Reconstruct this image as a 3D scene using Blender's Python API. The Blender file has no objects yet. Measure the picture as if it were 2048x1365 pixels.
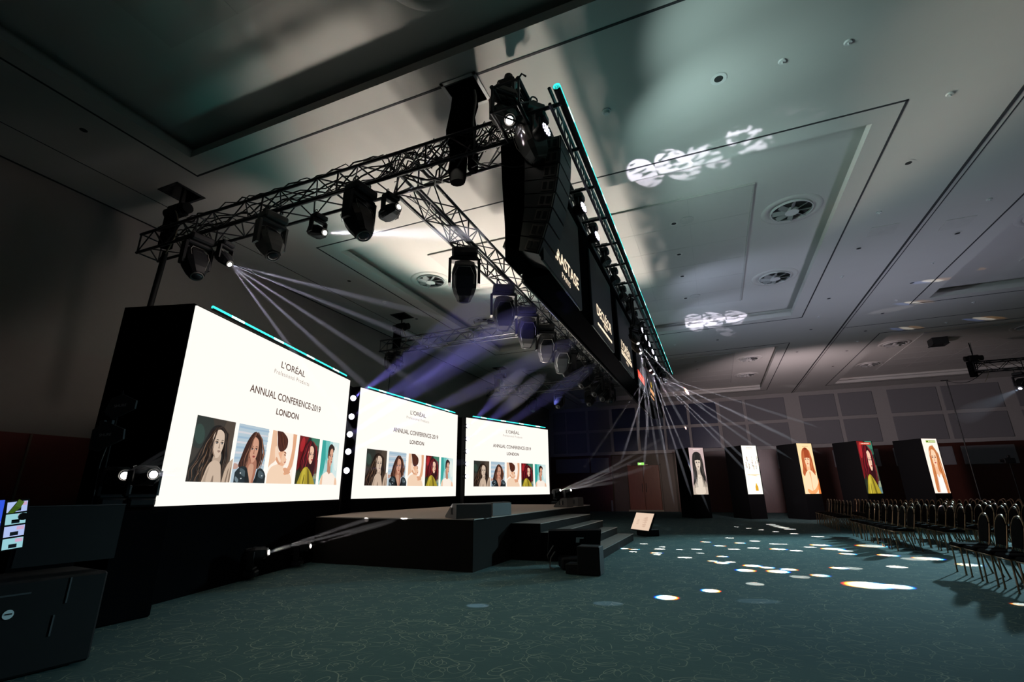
import bpy, bmesh, math, random
from mathutils import Vector, Matrix, Euler
from mathutils.geometry import tessellate_polygon
C = bpy.context.scene.collection
sc = bpy.context.scene
PI = math.pi
R = math.radians
rnd = random.Random(7)

# ---------------------------------------------------------------- camera, view, world
cam = bpy.data.objects.new('camera', bpy.data.cameras.new('camera')); C.objects.link(cam)
cam.data.sensor_width = 36; cam.data.lens = 36 * 951.5 / 2048; cam.data.clip_end = 200; cam.data.clip_start = 0.05
def cam_axes(yaw, pitch, roll):
    fwd = Vector((math.sin(yaw) * math.cos(pitch), math.cos(yaw) * math.cos(pitch), math.sin(pitch)))
    right = Vector((math.cos(yaw), -math.sin(yaw), 0)); up = right.cross(fwd)
    r2 = math.cos(roll) * right + math.sin(roll) * up; u2 = -math.sin(roll) * right + math.cos(roll) * up
    return r2, u2, fwd
_r, _u, _f = cam_axes(R(-22.36), R(17.50), R(-0.53))
cam.matrix_world = Matrix(((_r.x, _u.x, -_f.x, 0), (_r.y, _u.y, -_f.y, 0), (_r.z, _u.z, -_f.z, 1.41), (0, 0, 0, 1)))
sc.camera = cam
sc.view_settings.view_transform = 'Standard'; sc.view_settings.look = 'None'
sc.view_settings.exposure = 0.0; sc.view_settings.gamma = 1.0; sc.view_settings.use_curve_mapping = False
w = bpy.data.worlds.new('world'); sc.world = w; w.use_nodes = True
w.node_tree.nodes['Background'].inputs[0].default_value = (0.4, 0.5, 0.7, 1)
w.node_tree.nodes['Background'].inputs[1].default_value = 0.0
cy = sc.cycles
cy.use_denoising = True; cy.max_bounces = 6; cy.diffuse_bounces = 3; cy.glossy_bounces = 2; cy.transmission_bounces = 2
cy.volume_bounces = 0; cy.transparent_max_bounces = 24; cy.sample_clamp_indirect = 3.0; cy.sample_clamp_direct = 0
cy.caustics_reflective = False; cy.caustics_refractive = False; cy.use_light_tree = True

def spot(name, loc, target, power, deg, color, radius=0.05, blend=0.3, parent=None, fall=None):
    d = bpy.data.lights.new(name, 'SPOT'); d.energy = power; d.spot_size = R(deg); d.spot_blend = blend
    d.color = color; d.shadow_soft_size = radius
    o = bpy.data.objects.new(name, d); C.objects.link(o)
    v = Vector(target) - Vector(loc)
    o.rotation_euler = v.to_track_quat('-Z', 'Y').to_euler(); o.location = loc
    return o

LP = dict(warm=1.0, cool=1.0)
# ceiling pool from unseen lamps placed on the stage, added fills, carpet wash
spot('ceiling_wash_lamp', (-6.3, 13.0, 1.30), (-3.2, 9.8, 7.3), 3300, 73, (1.0, 0.89, 0.79), 0.55, 0.28)
spot('ceiling_wash_lamp', (-6.3, 13.0, 1.30), (-3.3, 9.7, 7.3), 450, 84, (0.10, 0.80, 0.75), 0.55, 0.30)
spot('wall_fill_lamp', (2.5, 21.0, 3.4), (6.5, 34.5, 4.9), 1500, 110, (1.0, 0.82, 0.88), 0.3, 0.8)  # unseen fill, added to lift the back wall
spot('wall_fill_lamp', (-6.5, 5.6, 5.6), (-11.2, 7.0, 5.0), 60, 150, (1.0, 0.86, 0.80), 0.3, 0.8)  # unseen warm fill, added as ambient light on the left wall
spot('ceiling_fill_lamp', (5.0, 16.0, 1.0), (4.0, 15.0, 7.3), 420, 150, (0.74, 0.76, 1.0), 0.6, 0.9)  # unseen low fill, added to brighten the right-hand ceiling
spot('carpet_wash_lamp', (12.0, 25.4, 5.7), (3.2, 14.3, 0), 11500, 36, (0.50, 0.88, 1.0), 0.20, 0.8)

# ---------------------------------------------------------------- materials
MATS = {}
def hexc(h):
    h = h.lstrip('#'); v = [int(h[i:i + 2], 16) / 255 for i in (0, 2, 4)]
    return tuple((x / 12.92 if x <= 0.04045 else ((x + 0.055) / 1.055) ** 2.4) for x in v)
def mat(name, col, rough=0.6, metal=0.0, spec=0.5, noise=0.0, nscale=8.0, bump=0.0):
    if name in MATS: return MATS[name]
    m = bpy.data.materials.new(name); m.use_nodes = True; nt = m.node_tree; b = nt.nodes['Principled BSDF']
    c = hexc(col) if isinstance(col, str) else col
    b.inputs['Roughness'].default_value = rough; b.inputs['Metallic'].default_value = metal
    b.inputs['Specular IOR Level'].default_value = spec
    tc = nt.nodes.new('ShaderNodeTexCoord'); nz = nt.nodes.new('ShaderNodeTexNoise'); nz.inputs['Scale'].default_value = nscale
    nz.inputs['Detail'].default_value = 3
    nt.links.new(tc.outputs['Object'], nz.inputs['Vector'])
    mx = nt.nodes.new('ShaderNodeMix'); mx.data_type = 'RGBA'
    k = noise if noise else 0.08
    mx.inputs[6].default_value = (*[x * (1 - k) for x in c], 1); mx.inputs[7].default_value = (*[min(1, x * (1 + k)) for x in c], 1)
    nt.links.new(nz.outputs['Fac'], mx.inputs[0]); nt.links.new(mx.outputs[2], b.inputs['Base Color'])
    if bump:
        bp = nt.nodes.new('ShaderNodeBump'); bp.inputs['Strength'].default_value = bump; bp.inputs['Distance'].default_value = 0.01
        nt.links.new(nz.outputs['Fac'], bp.inputs['Height']); nt.links.new(bp.outputs['Normal'], b.inputs['Normal'])
    MATS[name] = m; return m
def emis(name, col, s=1.0, base=None):
    key = f'{name}'
    if key in MATS: return MATS[key]
    m = bpy.data.materials.new(name); m.use_nodes = True; nt = m.node_tree; b = nt.nodes['Principled BSDF']
    c = hexc(col) if isinstance(col, str) else col
    b.inputs['Base Color'].default_value = (*(base or (0.01, 0.01, 0.01)), 1); b.inputs['Roughness'].default_value = 0.5
    b.inputs['Emission Color'].default_value = (*c, 1); b.inputs['Emission Strength'].default_value = s
    MATS[key] = m; return m

M_black = mat('black_powder_coat', (0.006, 0.006, 0.0068), 0.6, spec=0.2, noise=0.2)
M_blackcloth = mat('black_drape', (0.0035, 0.0035, 0.004), 0.98, spec=0.0, noise=0.3, nscale=3)
M_truss = mat('truss_metal', (0.10, 0.10, 0.105), 0.42, 0.75)
M_blacktruss = mat('black_truss_metal', (0.03, 0.03, 0.035), 0.42, 0.6)
M_head = mat('lamp_housing', (0.010, 0.010, 0.012), 0.5, spec=0.25, noise=0.15)
M_headgrey = mat('grey_lamp_housing', (0.11, 0.105, 0.10), 0.45, noise=0.15)
M_glint_bar = mat('edge_glint_and_bar', (0.42, 0.40, 0.36), 0.35)  # pale tone standing in for edge reflections; array rigging bars share it
M_glass = mat('dark_lens_glass', (0.03, 0.034, 0.04), 0.10, spec=0.8)
M_lit = emis('lit_lens', (1.0, 0.93, 0.85), 14)
M_litviolet = emis('lit_violet_lens', (0.80, 0.78, 1.0), 7)
M_teal = emis('teal_led', (0.035, 0.62, 0.56), 1.8)
M_tealhot = emis('teal_led_hot', (0.45, 1.0, 0.95), 3.0)
M_screen = emis('white_led_pixels', (1.0, 0.972, 0.90), 1.03)
M_cable = mat('cable_rubber', (0.015, 0.015, 0.015), 0.6)
M_greycable = mat('grey_cable_rubber', (0.09, 0.085, 0.08), 0.6)
M_ceil = mat('ceiling_paint', (0.62, 0.60, 0.565), 0.85, spec=0.2, noise=0.02, nscale=2)
M_groove = mat('ceiling_groove', (0.03, 0.03, 0.033), 0.8)
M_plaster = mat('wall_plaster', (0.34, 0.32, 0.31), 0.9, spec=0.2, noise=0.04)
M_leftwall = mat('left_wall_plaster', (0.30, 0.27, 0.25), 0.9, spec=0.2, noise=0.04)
M_panel = mat('grey_wall_fabric', (0.20, 0.195, 0.205), 0.95, spec=0.1, noise=0.12, nscale=60)
M_navy = mat('navy_booth_glass', (0.018, 0.024, 0.06), 0.35, spec=0.5)
M_dark = mat('dark_soffit', (0.02, 0.02, 0.02), 0.9)
M_white = mat('white_metal', (0.7, 0.69, 0.67), 0.5)
M_gold = mat('bronze_tube', (0.30, 0.19, 0.11), 0.28, 0.9)
M_seat = mat('dark_seat_fabric', (0.0065, 0.005, 0.0045), 0.98, spec=0.02, noise=0.3, nscale=40)
M_seam = mat('tile_joint', (0.50, 0.485, 0.46), 0.9)
M_inner = mat('ceiling_tile', (0.56, 0.54, 0.51), 0.9, spec=0.2, noise=0.02)
M_stage = mat('stage_carpet', (0.44, 0.33, 0.26), 0.95, spec=0.1, noise=0.1, nscale=30)
M_stagefront = mat('stage_valance', (0.010, 0.009, 0.008), 0.95, spec=0.1)
M_edge = mat('stage_edge_strip', (0.30, 0.27, 0.24), 0.4, 0.5)

def wood(name, c1, c2, rough=0.35):
    m = bpy.data.materials.new(name); m.use_nodes = True; nt = m.node_tree; b = nt.nodes['Principled BSDF']
    tc = nt.nodes.new('ShaderNodeTexCoord'); mp = nt.nodes.new('ShaderNodeMapping'); mp.inputs['Scale'].default_value = (6, 6, 0.6)
    nz = nt.nodes.new('ShaderNodeTexNoise'); nz.inputs['Scale'].default_value = 3; nz.inputs['Detail'].default_value = 4
    mx = nt.nodes.new('ShaderNodeMix'); mx.data_type = 'RGBA'
    mx.inputs[6].default_value = (*c1, 1); mx.inputs[7].default_value = (*c2, 1)
    nt.links.new(tc.outputs['Object'], mp.inputs['Vector']); nt.links.new(mp.outputs['Vector'], nz.inputs['Vector'])
    nt.links.new(nz.outputs['Fac'], mx.inputs[0]); nt.links.new(mx.outputs[2], b.inputs['Base Color'])
    b.inputs['Roughness'].default_value = rough; MATS[name] = m; return m
M_wood = wood('dark_red_veneer', (0.050, 0.014, 0.010), (0.09, 0.024, 0.016))
M_wooddoor = wood('door_veneer', (0.17, 0.045, 0.025), (0.25, 0.070, 0.040), 0.4)
M_woodalcove = wood('alcove_veneer', (0.055, 0.036, 0.024), (0.085, 0.055, 0.038), 0.45)

def carpet():
    m = bpy.data.materials.new('swirl_carpet'); m.use_nodes = True; nt = m.node_tree; L = nt.links; b = nt.nodes['Principled BSDF']
    b.inputs['Roughness'].default_value = 0.95; b.inputs['Specular IOR Level'].default_value = 0.15
    N = nt.nodes.new
    tc = N('ShaderNodeTexCoord')
    def math_(op, a, bb=None, clamp=False):
        n = N('ShaderNodeMath'); n.operation = op; n.use_clamp = clamp
        for i, v in enumerate((a, bb)):
            if v is None: continue
            if hasattr(v, 'links'): L.new(v, n.inputs[i])
            else: n.inputs[i].default_value = v
        return n.outputs[0]
    wz = N('ShaderNodeTexNoise'); wz.inputs['Scale'].default_value = 2.2; wz.inputs['Detail'].default_value = 1
    L.new(tc.outputs['Object'], wz.inputs['Vector'])
    add = N('ShaderNodeVectorMath'); add.operation = 'MULTIPLY_ADD'
    L.new(wz.outputs['Color'], add.inputs[0]); add.inputs[1].default_value = (0.35, 0.35, 0); L.new(tc.outputs['Object'], add.inputs[2])
    total = None
    for k, (s, r0, r1, off, asp, wd) in enumerate(((2.2, 0.20, 0.44, 0.0, 1.0, 0.012), (3.1, 0.15, 0.46, 5.3, 1.35, 0.016), (1.5, 0.25, 0.49, 9.1, 0.8, 0.009), (5.0, 0.10, 0.33, 3.7, 1.0, 0.022))):
        mp = N('ShaderNodeMapping'); mp.inputs['Location'].default_value = (off, off * 0.7, 0); mp.inputs['Scale'].default_value = (s * asp, s, 0)
        mp.inputs['Rotation'].default_value = (0, 0, 0.5 * k)
        L.new(add.outputs[0], mp.inputs['Vector'])
        v = N('ShaderNodeTexVoronoi'); v.voronoi_dimensions = '2D'; v.inputs['Scale'].default_value = 1.0; v.inputs['Randomness'].default_value = 0.9
        L.new(mp.outputs[0], v.inputs['Vector'])
        sep = N('ShaderNodeSeparateColor'); L.new(v.outputs['Color'], sep.inputs[0])
        r = math_('ADD', math_('MULTIPLY', sep.outputs[0], r1 - r0), r0)
        d = math_('ABSOLUTE', math_('SUBTRACT', v.outputs['Distance'], r))
        line = math_('SUBTRACT', 1.0, math_('DIVIDE', d, wd), True)
        total = line if total is None else math_('MAXIMUM', total, line)
    nz = N('ShaderNodeTexNoise'); nz.inputs['Scale'].default_value = 3.0; L.new(tc.outputs['Object'], nz.inputs['Vector'])
    mask = math_('MULTIPLY', math_('SUBTRACT', nz.outputs['Fac'], 0.36), 5.0, True)
    fac = math_('MULTIPLY', math_('MULTIPLY', total, mask), 0.72)
    fine = N('ShaderNodeTexNoise'); fine.inputs['Scale'].default_value = 260; L.new(tc.outputs['Object'], fine.inputs['Vector'])
    streak = N('ShaderNodeTexNoise'); streak.inputs['Scale'].default_value = 1.0; streak.inputs['Detail'].default_value = 5
    mp = N('ShaderNodeMapping'); mp.inputs['Scale'].default_value = (3, 40, 1); mp.inputs['Rotation'].default_value = (0, 0, 0.35); L.new(tc.outputs['Object'], mp.inputs['Vector']); L.new(mp.outputs[0], streak.inputs['Vector'])
    base = N('ShaderNodeMix'); base.data_type = 'RGBA'; base.inputs[6].default_value = (0.028, 0.062, 0.066, 1); base.inputs[7].default_value = (0.060, 0.118, 0.118, 1)
    L.new(math_('MULTIPLY', math_('ADD', fine.outputs['Fac'], streak.outputs['Fac']), 0.5), base.inputs[0])
    mx = N('ShaderNodeMix'); mx.data_type = 'RGBA'; L.new(fac, mx.inputs[0]); L.new(base.outputs[2], mx.inputs[6]); mx.inputs[7].default_value = (0.34, 0.37, 0.29, 1)
    L.new(mx.outputs[2], b.inputs['Base Color'])
    return m
M_carpet = carpet()

def haze(name, dens, aniso=0.0):
    if name in MATS: return MATS[name]
    m = bpy.data.materials.new(name); m.use_nodes = True; nt = m.node_tree; nt.nodes.clear()
    o = nt.nodes.new('ShaderNodeOutputMaterial'); s = nt.nodes.new('ShaderNodeVolumeScatter')
    s.inputs['Density'].default_value = dens; s.inputs['Anisotropy'].default_value = aniso; s.inputs['Color'].default_value = (1, 1, 1, 1)
    nt.links.new(s.outputs[0], o.inputs['Volume']); MATS[name] = m
    return m

# ---------------------------------------------------------------- mesh helpers
class MB:
    def __init__(s): s.v = []; s.f = []; s.m = []; s.sm = []
    def add(s, vs, fs, mi=0, smooth=False):
        o = len(s.v); s.v += [tuple(v) for v in vs]
        for f in fs: s.f.append([o + i for i in f]); s.m.append(mi); s.sm.append(smooth)
        return s
    def box(s, c, d, rot=None, mi=0, taper=1.0):
        hx, hy, hz = d[0] / 2, d[1] / 2, d[2] / 2; M = rot or Matrix.Identity(3); c = Vector(c)
        vs = []
        for z in (-1, 1):
            t = taper if z < 0 else 1.0
            for x, y in ((-1, -1), (1, -1), (1, 1), (-1, 1)): vs.append(c + M @ Vector((x * hx * t, y * hy * t, z * hz)))
        return s.add(vs, [(3, 2, 1, 0), (4, 5, 6, 7), (0, 1, 5, 4), (1, 2, 6, 5), (2, 3, 7, 6), (3, 0, 4, 7)], mi)
    def bbox(s, c, d, b=0.02, mi=0):           # box with chamfered vertical and horizontal edges
        hx, hy, hz = d[0] / 2, d[1] / 2, d[2] / 2; b = min(b, hx * .9, hy * .9, hz * .9)
        def ring(ix, z): return [Vector(c) + Vector(p + (z,)) for p in ((-hx + ix, -hy), (hx - ix, -hy), (hx, -hy + ix), (hx, hy - ix), (hx - ix, hy), (-hx + ix, hy), (-hx, hy - ix), (-hx, -hy + ix))]
        def inset(z): return [Vector(c) + Vector((max(-hx + b, min(hx - b, x)), max(-hy + b, min(hy - b, y)), z)) for x, y, _ in [(p - Vector(c)) for p in ring(b, 0)]]
        return s.loft([inset(-hz), ring(b, -hz + b), ring(b, hz - b), inset(hz)], mi, True, True)
    def tube(s, a, b, r, n=8, mi=0, r2=None, cap=True):
        a = Vector(a); b = Vector(b); d = b - a
        if d.length < 1e-6: return s
        q = d.to_track_quat('Z', 'Y').to_matrix(); r2 = r if r2 is None else r2
        A = [a + q @ Vector((r * math.cos(2 * PI * i / n), r * math.sin(2 * PI * i / n), 0)) for i in range(n)]
        B = [b + q @ Vector((r2 * math.cos(2 * PI * i / n), r2 * math.sin(2 * PI * i / n), 0)) for i in range(n)]
        s.add(A + B, [(i, (i + 1) % n, n + (i + 1) % n, n + i) for i in range(n)], mi, n > 5)
        if cap: s.add(A, [tuple(range(n - 1, -1, -1))], mi); s.add(B, [tuple(range(n))], mi)
        return s
    def path(s, pts, r, n=6, mi=0):
        pts = [Vector(p) for p in pts]; rings = []
        for i, p in enumerate(pts):
            t = (pts[min(i + 1, len(pts) - 1)] - pts[max(i - 1, 0)]).normalized()
            up = Vector((0, 0, 1)) if abs(t.z) < 0.95 else Vector((1, 0, 0))
            x = t.cross(up).normalized(); y = t.cross(x)
            rings.append([p + r * (math.cos(2 * PI * k / n) * x + math.sin(2 * PI * k / n) * y) for k in range(n)])
        return s.loft(rings, mi, True, True, True)
    def loft(s, rings, mi=0, cap0=False, cap1=False, smooth=False):
        n = len(rings[0]); vs = [p for r in rings for p in r]; fs = []
        for k in range(len(rings) - 1):
            for i in range(n): fs.append((k * n + i, k * n + (i + 1) % n, (k + 1) * n + (i + 1) % n, (k + 1) * n + i))
        s.add(vs, fs, mi, smooth)
        if cap0: s.add(rings[0], [tuple(range(n - 1, -1, -1))], mi)
        if cap1: s.add(rings[-1], [tuple(range(n))], mi)
        return s
    def disc(s, c, nrm, r, n=20, mi=0, rin=0):
        q = Vector(nrm).to_track_quat('Z', 'Y').to_matrix(); c = Vector(c)
        A = [c + q @ Vector((r * math.cos(2 * PI * i / n), r * math.sin(2 * PI * i / n), 0)) for i in range(n)]
        if not rin: return s.add(A, [tuple(range(n))], mi)
        B = [c + q @ Vector((rin * math.cos(2 * PI * i / n), rin * math.sin(2 * PI * i / n), 0)) for i in range(n)]
        return s.add(A + B, [(i, (i + 1) % n, n + (i + 1) % n, n + i) for i in range(n)], mi)
    def xf(s, M):
        s.v = [tuple(M @ Vector(v)) for v in s.v]; return s
    def build(s, name, mats, parent=None, loc=None, rot=None):
        me = bpy.data.meshes.new(name); me.from_pydata(s.v, [], s.f)
        for m in (mats if isinstance(mats, (list, tuple)) else [mats]): me.materials.append(m)
        for p, mi, sm in zip(me.polygons, s.m, s.sm): p.material_index = mi; p.use_smooth = sm
        me.update()
        o = bpy.data.objects.new(name, me); C.objects.link(o)
        if parent: o.parent = parent
        if loc is not None: o.location = loc
        if rot is not None: o.rotation_euler = rot
        return o

def tag(o, label, cat, group=None, kind=None):
    o['label'] = label; o['category'] = cat
    if group: o['group'] = group
    if kind: o['kind'] = kind
    return o
def thing(name, label, cat, loc=(0, 0, 0), rot=(0, 0, 0), group=None):
    o = bpy.data.objects.new(name, None); C.objects.link(o); o.location = loc; o.rotation_euler = rot; o.empty_display_size = 0.1
    return tag(o, label, cat, group)
def struct(name, mb, m, label=None, parent=None):
    o = mb.build(name, m, parent)
    if not parent:
        o['kind'] = 'structure'
        if label: o['label'] = label
        o['category'] = name.split('_')[0]
    return o
def copy_tree(o, parent=None):
    c = o.copy(); C.objects.link(c)
    if parent: c.parent = parent
    for ch in list(o.children): copy_tree(ch, c)
    return c

def text(name, s, width, height, m, parent, loc, bold=0.0, align='CENTER', spacing=1.0, rot=(PI / 2, 0, 0)):
    """raised lettering: local X to the right, Z up, facing -Y; loc = centre of the baseline"""
    cu = bpy.data.curves.new(name, 'FONT'); cu.body = s; cu.size = 1; cu.offset = bold; cu.extrude = 0; cu.space_character = spacing
    tmp = bpy.data.objects.new(name, cu); C.objects.link(tmp)
    dg = bpy.context.evaluated_depsgraph_get(); dg.update()
    me = bpy.data.meshes.new_from_object(tmp.evaluated_get(dg)); bpy.data.objects.remove(tmp); bpy.data.curves.remove(cu)
    xs = [v.co.x for v in me.vertices]; ys = [v.co.y for v in me.vertices]
    x0, x1, y0, y1 = min(xs), max(xs), min(ys), max(ys)
    capy0 = 0.0; caph = max(0.3, y1 - capy0) if not any(ch in s for ch in 'ÉÈ') else 0.70
    for v in me.vertices:
        v.co.x = (v.co.x - (x0 + x1) / 2) / (x1 - x0) * width; v.co.y = (v.co.y) / caph * height
    me.materials.clear(); me.materials.append(m); me.name = name
    o = bpy.data.objects.new(name, me); C.objects.link(o); o.parent = parent; o.location = loc; o.rotation_euler = rot
    return o
ORD = ['first', 'second', 'third', 'fourth', 'fifth', 'sixth', 'seventh', 'eighth', 'ninth', 'tenth', 'eleventh', 'twelfth', 'thirteenth', 'fourteenth', 'fifteenth', 'sixteenth', 'seventeenth', 'eighteenth']
# ---------------------------------------------------------------- the room
CZ, SZ = 7.23, 7.54
X0, X1, Y0, Y1 = -11.2, 21.0, -8.0, 34.5
cols = [(-8.11, 3.13), (7.03, 18.2)]; rows = [(-5.6, 4.46), (8.34, 18.33), (22.43, 32.45)]
holes = [(a, b, c, d) for a, b in cols for c, d in rows]
shafts = [(-9.32, 5.13), (-2.82, 5.1), (-9.4, 12.85), (-9.3, 21.0), (9.5, 25.1)]
hs = 0.27
mb = MB()
allh = holes + [(x - hs, x + hs, y - hs, y + hs) for x, y in shafts]
xs = sorted({X0, X1} | {v for h in allh for v in h[:2]}); ys = sorted({Y0, Y1} | {v for h in allh for v in h[2:]})
for i in range(len(xs) - 1):
    for j in range(len(ys) - 1):
        cx, cyy = (xs[i] + xs[i + 1]) / 2, (ys[j] + ys[j + 1]) / 2
        if any(h[0] < cx < h[1] and h[2] < cyy < h[3] for h in allh): continue
        mb.add([(xs[i], ys[j], CZ), (xs[i + 1], ys[j], CZ), (xs[i + 1], ys[j + 1], CZ), (xs[i], ys[j + 1], CZ)], [(3, 2, 1, 0)])
def rectring(m, h, z0, z1, mi=0):
    p = [(h[0], h[2]), (h[1], h[2]), (h[1], h[3]), (h[0], h[3])]
    for k in range(4):
        a, b = p[k], p[(k + 1) % 4]
        m.add([(*a, z0), (*b, z0), (*b, z1), (*a, z1)], [(0, 1, 2, 3)], mi)
for h in holes:
    rectring(mb, h, CZ, CZ + 0.15)
    g = (h[0] - 0.16, h[1] + 0.16, h[2] - 0.16, h[3] + 0.16)
    a = [(h[0], h[2]), (h[1], h[2]), (h[1], h[3]), (h[0], h[3])]; b = [(g[0], g[2]), (g[1], g[2]), (g[1], g[3]), (g[0], g[3])]
    for k in range(4): mb.add([(*a[k], CZ + .15), (*a[(k + 1) % 4], CZ + .15), (*b[(k + 1) % 4], CZ + .15), (*b[k], CZ + .15)], [(0, 1, 2, 3)])
    rectring(mb, g, CZ + 0.15, SZ)
    mb.add([(*p, SZ) for p in b], [(3, 2, 1, 0)])
for x, y in shafts:
    h = (x - hs, x + hs, y - hs, y + hs); rectring(mb, h, CZ, CZ + 0.5, 1)
    mb.add([(h[0], h[2], CZ + .5), (h[1], h[2], CZ + .5), (h[1], h[3], CZ + .5), (h[0], h[3], CZ + .5)], [(3, 2, 1, 0)], 1)
struct('ceiling', mb, [M_ceil, M_dark], 'white plasterboard ballroom ceiling with recessed trays')
struct('floor', MB().add([(X0, Y0, 0), (X1, Y0, 0), (X1, Y1, 0), (X0, Y1, 0)], [(0, 1, 2, 3)]), M_carpet, 'teal swirl patterned ballroom carpet')

# grooves and tracks in the ceiling
tn = 0
def groove(pts, wd, m=M_groove, drop=0.006, closed=False, z=CZ):
    global tn; tn += 1
    mb = MB(); n = len(pts)
    for i in range(n if closed else n - 1):
        a, b = pts[i], pts[(i + 1) % n]
        cx, cyy = (a[0] + b[0]) / 2, (a[1] + b[1]) / 2
        mb.box((cx, cyy, z - drop / 2), (abs(b[0] - a[0]) + wd, abs(b[1] - a[1]) + wd, drop))
    struct(f'trim_{tn}', mb, m)
for (a, b) in ((-8.5, 3.5), (6.64, 18.6)):
    for (c, d) in ((-6.0, 4.87), (7.95, 18.7), (22.04, 32.85)):
        groove([(a, c), (b, c), (b, d), (a, d)], 0.035, closed=True)
groove([(5.06, Y0), (5.06, Y1)], 0.05, drop=0.012); groove([(5.17, Y0), (5.17, Y1)], 0.02)
groove([(-10.08, Y0), (-10.08, Y1)], 0.015)
groove([(5.1, 20.7), (X1, 20.7)], 0.02)
groove([(X0 + 0.03, Y0), (X0 + 0.03, Y1)], 0.05)
for k, (c, d) in enumerate(((-4.2, 3.0), (9.85, 16.85), (23.9, 30.9))):
    for (a, b) in ((-6.47, 1.47), (8.7, 16.6)):
        tn += 1
        mb = MB().box(((a + b) / 2, (c + d) / 2, SZ - 0.012), (b - a, d - c, 0.024))
        for f in range(1, 6): mb.box((a + (b - a) * f / 6, (c + d) / 2, SZ - 0.026), (0.012, d - c, 0.004), mi=1)
        for f in range(1, 6): mb.box(((a + b) / 2, c + (d - c) * f / 6, SZ - 0.026), (b - a, 0.012, 0.004), mi=1)
        mb.box(((a + b) / 2, c, SZ - 0.02), (b - a + .05, 0.03, 0.04), mi=1); mb.box((b, (c + d) / 2, SZ - 0.02), (0.03, d - c, 0.04), mi=1)
        struct(f'trim_{tn}', mb, [M_inner, M_seam])

# back wall with fabric panels, rails, alcove and doors
mb = MB()
AX0, AX1, AZ, AD = -6.75, -2.45, 3.75, 0.5          # alcove
def wq(m, x0, x1, z0, z1, y=Y1, mi=0): m.add([(x0, y, z0), (x1, y, z0), (x1, y, z1), (x0, y, z1)], [(0, 1, 2, 3)], mi)
wq(mb, X0, X1, 3.84, CZ + .6, mi=0)
wq(mb, X0, AX0, 0, 3.84, mi=1); wq(mb, AX1, X1, 0, 3.84, mi=1); wq(mb, AX0, AX1, AZ, 3.84, mi=1)
for x in (AX0, AX1): mb.add([(x, Y1, 0), (x, Y1 + AD, 0), (x, Y1 + AD, AZ), (x, Y1, AZ)], [(0, 1, 2, 3)], 2)
mb.add([(AX0, Y1, AZ), (AX1, Y1, AZ), (AX1, Y1 + AD, AZ), (AX0, Y1 + AD, AZ)], [(0, 1, 2, 3)], 2)
mb.add([(AX0, Y1, 0), (AX1, Y1, 0), (AX1, Y1 + AD, 0), (AX0, Y1 + AD, 0)], [(0, 1, 2, 3)], 3)
wq(mb, AX0, AX1, 0, AZ, Y1 + AD, 2)
wb = struct('wall_back', mb, [M_plaster, M_wood, M_woodalcove, M_carpet], 'far wall with grey fabric panels above dark red wood')
px = [(-10.9, -9.95), (-9.85, -8.4), (-8.2, -6.65), (-6.45, -4.8), (-4.6, -2.97), (-2.82, -1.37), (-1.2, 0.5), (0.72, 2.12), (2.3, 4.55), (5.4, 7.3), (7.5, 9.25), (9.98, 12.35), (12.55, 15.15), (15.75, 18.0), (18.2, 20.6)]
for i, (a, b) in enumerate(px):
    for z0, z1 in ((3.98, 5.38), (5.58, 6.98)):
        struct('fabric_panel', MB().bbox(((a + b) / 2, Y1 - 0.02, (z0 + z1) / 2), (b - a, 0.05, z1 - z0), 0.02), M_navy if -6.6 < a < 0.6 else M_panel, parent=wb)
struct('rail', MB().box((AX0 / 2 + X0 / 2 + 2, Y1 - 0.04, 3.83), (AX1 - X0 + 0, 0.08, 0.13)).box((9.5, Y1 - 0.04, 3.83), (X1 - AX1 - 0.5, 0.08, 0.13)), M_plaster, parent=wb)
for (a, b) in ((-10.8, -8.3), (-8.2, -6.9), (3.6, 5.5), (6.6, 8.9), (9.6, 12.35), (12.7, 15.0), (15.6, 18.4)):
    struct('lower_panel', MB().bbox(((a + b) / 2, Y1 - 0.02, 3.08), (b - a, 0.05, 1.0), 0.02), M_panel, parent=wb)
# double doors
yd = Y1 + AD - 0.06
for k, (a, b) in enumerate(((-5.72, -4.68), (-4.66, -3.60))):
    mb = MB().bbox(((a + b) / 2, yd, 1.55), (b - a, 0.06, 2.95), 0.012)
    for xx in (a + 0.12, b - 0.12): mb.box((xx, yd - 0.032, 1.55), (0.012, 0.01, 2.7))
    d = struct(f'door_{k + 1}', mb, M_wooddoor, ('left' if k == 0 else 'right') + ' leaf of the brown wooden double door in the far wall')
    xx = b - 0.12 if k == 0 else a + 0.12
    MB().path([(xx, yd - .03, 1.25), (xx, yd - .10, 1.28), (xx, yd - .10, 1.78), (xx, yd - .03, 1.81)], 0.02).build('door_handle', M_groove, d)
struct('trim_90', MB().box((-4.66, yd - 0.03, 3.07), (2.35, 0.10, 0.09)).box((-5.79, yd - .03, 1.5), (.09, .1, 3.1)).box((-3.53, yd - .03, 1.5), (.09, .1, 3.1)), M_woodalcove)
struct('trim_91', MB().box((-4.66, yd - 0.12, 0.06), (2.3, 0.12, 0.10)), mat('sill_strip', (0.30, 0.27, 0.2), 0.5))
es = thing('exit_sign', 'small lit green exit sign above the double doors', 'sign', (-4.75, yd - 0.16, 3.12))
MB().bbox((0, 0.03, 0), (0.46, 0.06, 0.2), 0.01).build('sign_case', M_white, es)
mb = MB().box((0, -0.004, 0), (0.42, 0.006, 0.16))
mb.add([(-.13, -.012, -.03), (-.03, -.012, -.03), (-.03, -.012, .03), (-.13, -.012, .03)], [(0, 1, 2, 3)], 1)
mb.add([(-.03, -.012, -.05), (.05, -.012, 0), (-.03, -.012, .05)], [(0, 1, 2)], 1)
mb.build('sign_face', [emis('exit_green', (0.28, 0.75, 0.12), 1.3), emis('exit_white', (0.9, 1.0, 0.7), 1.2)], es)
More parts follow.
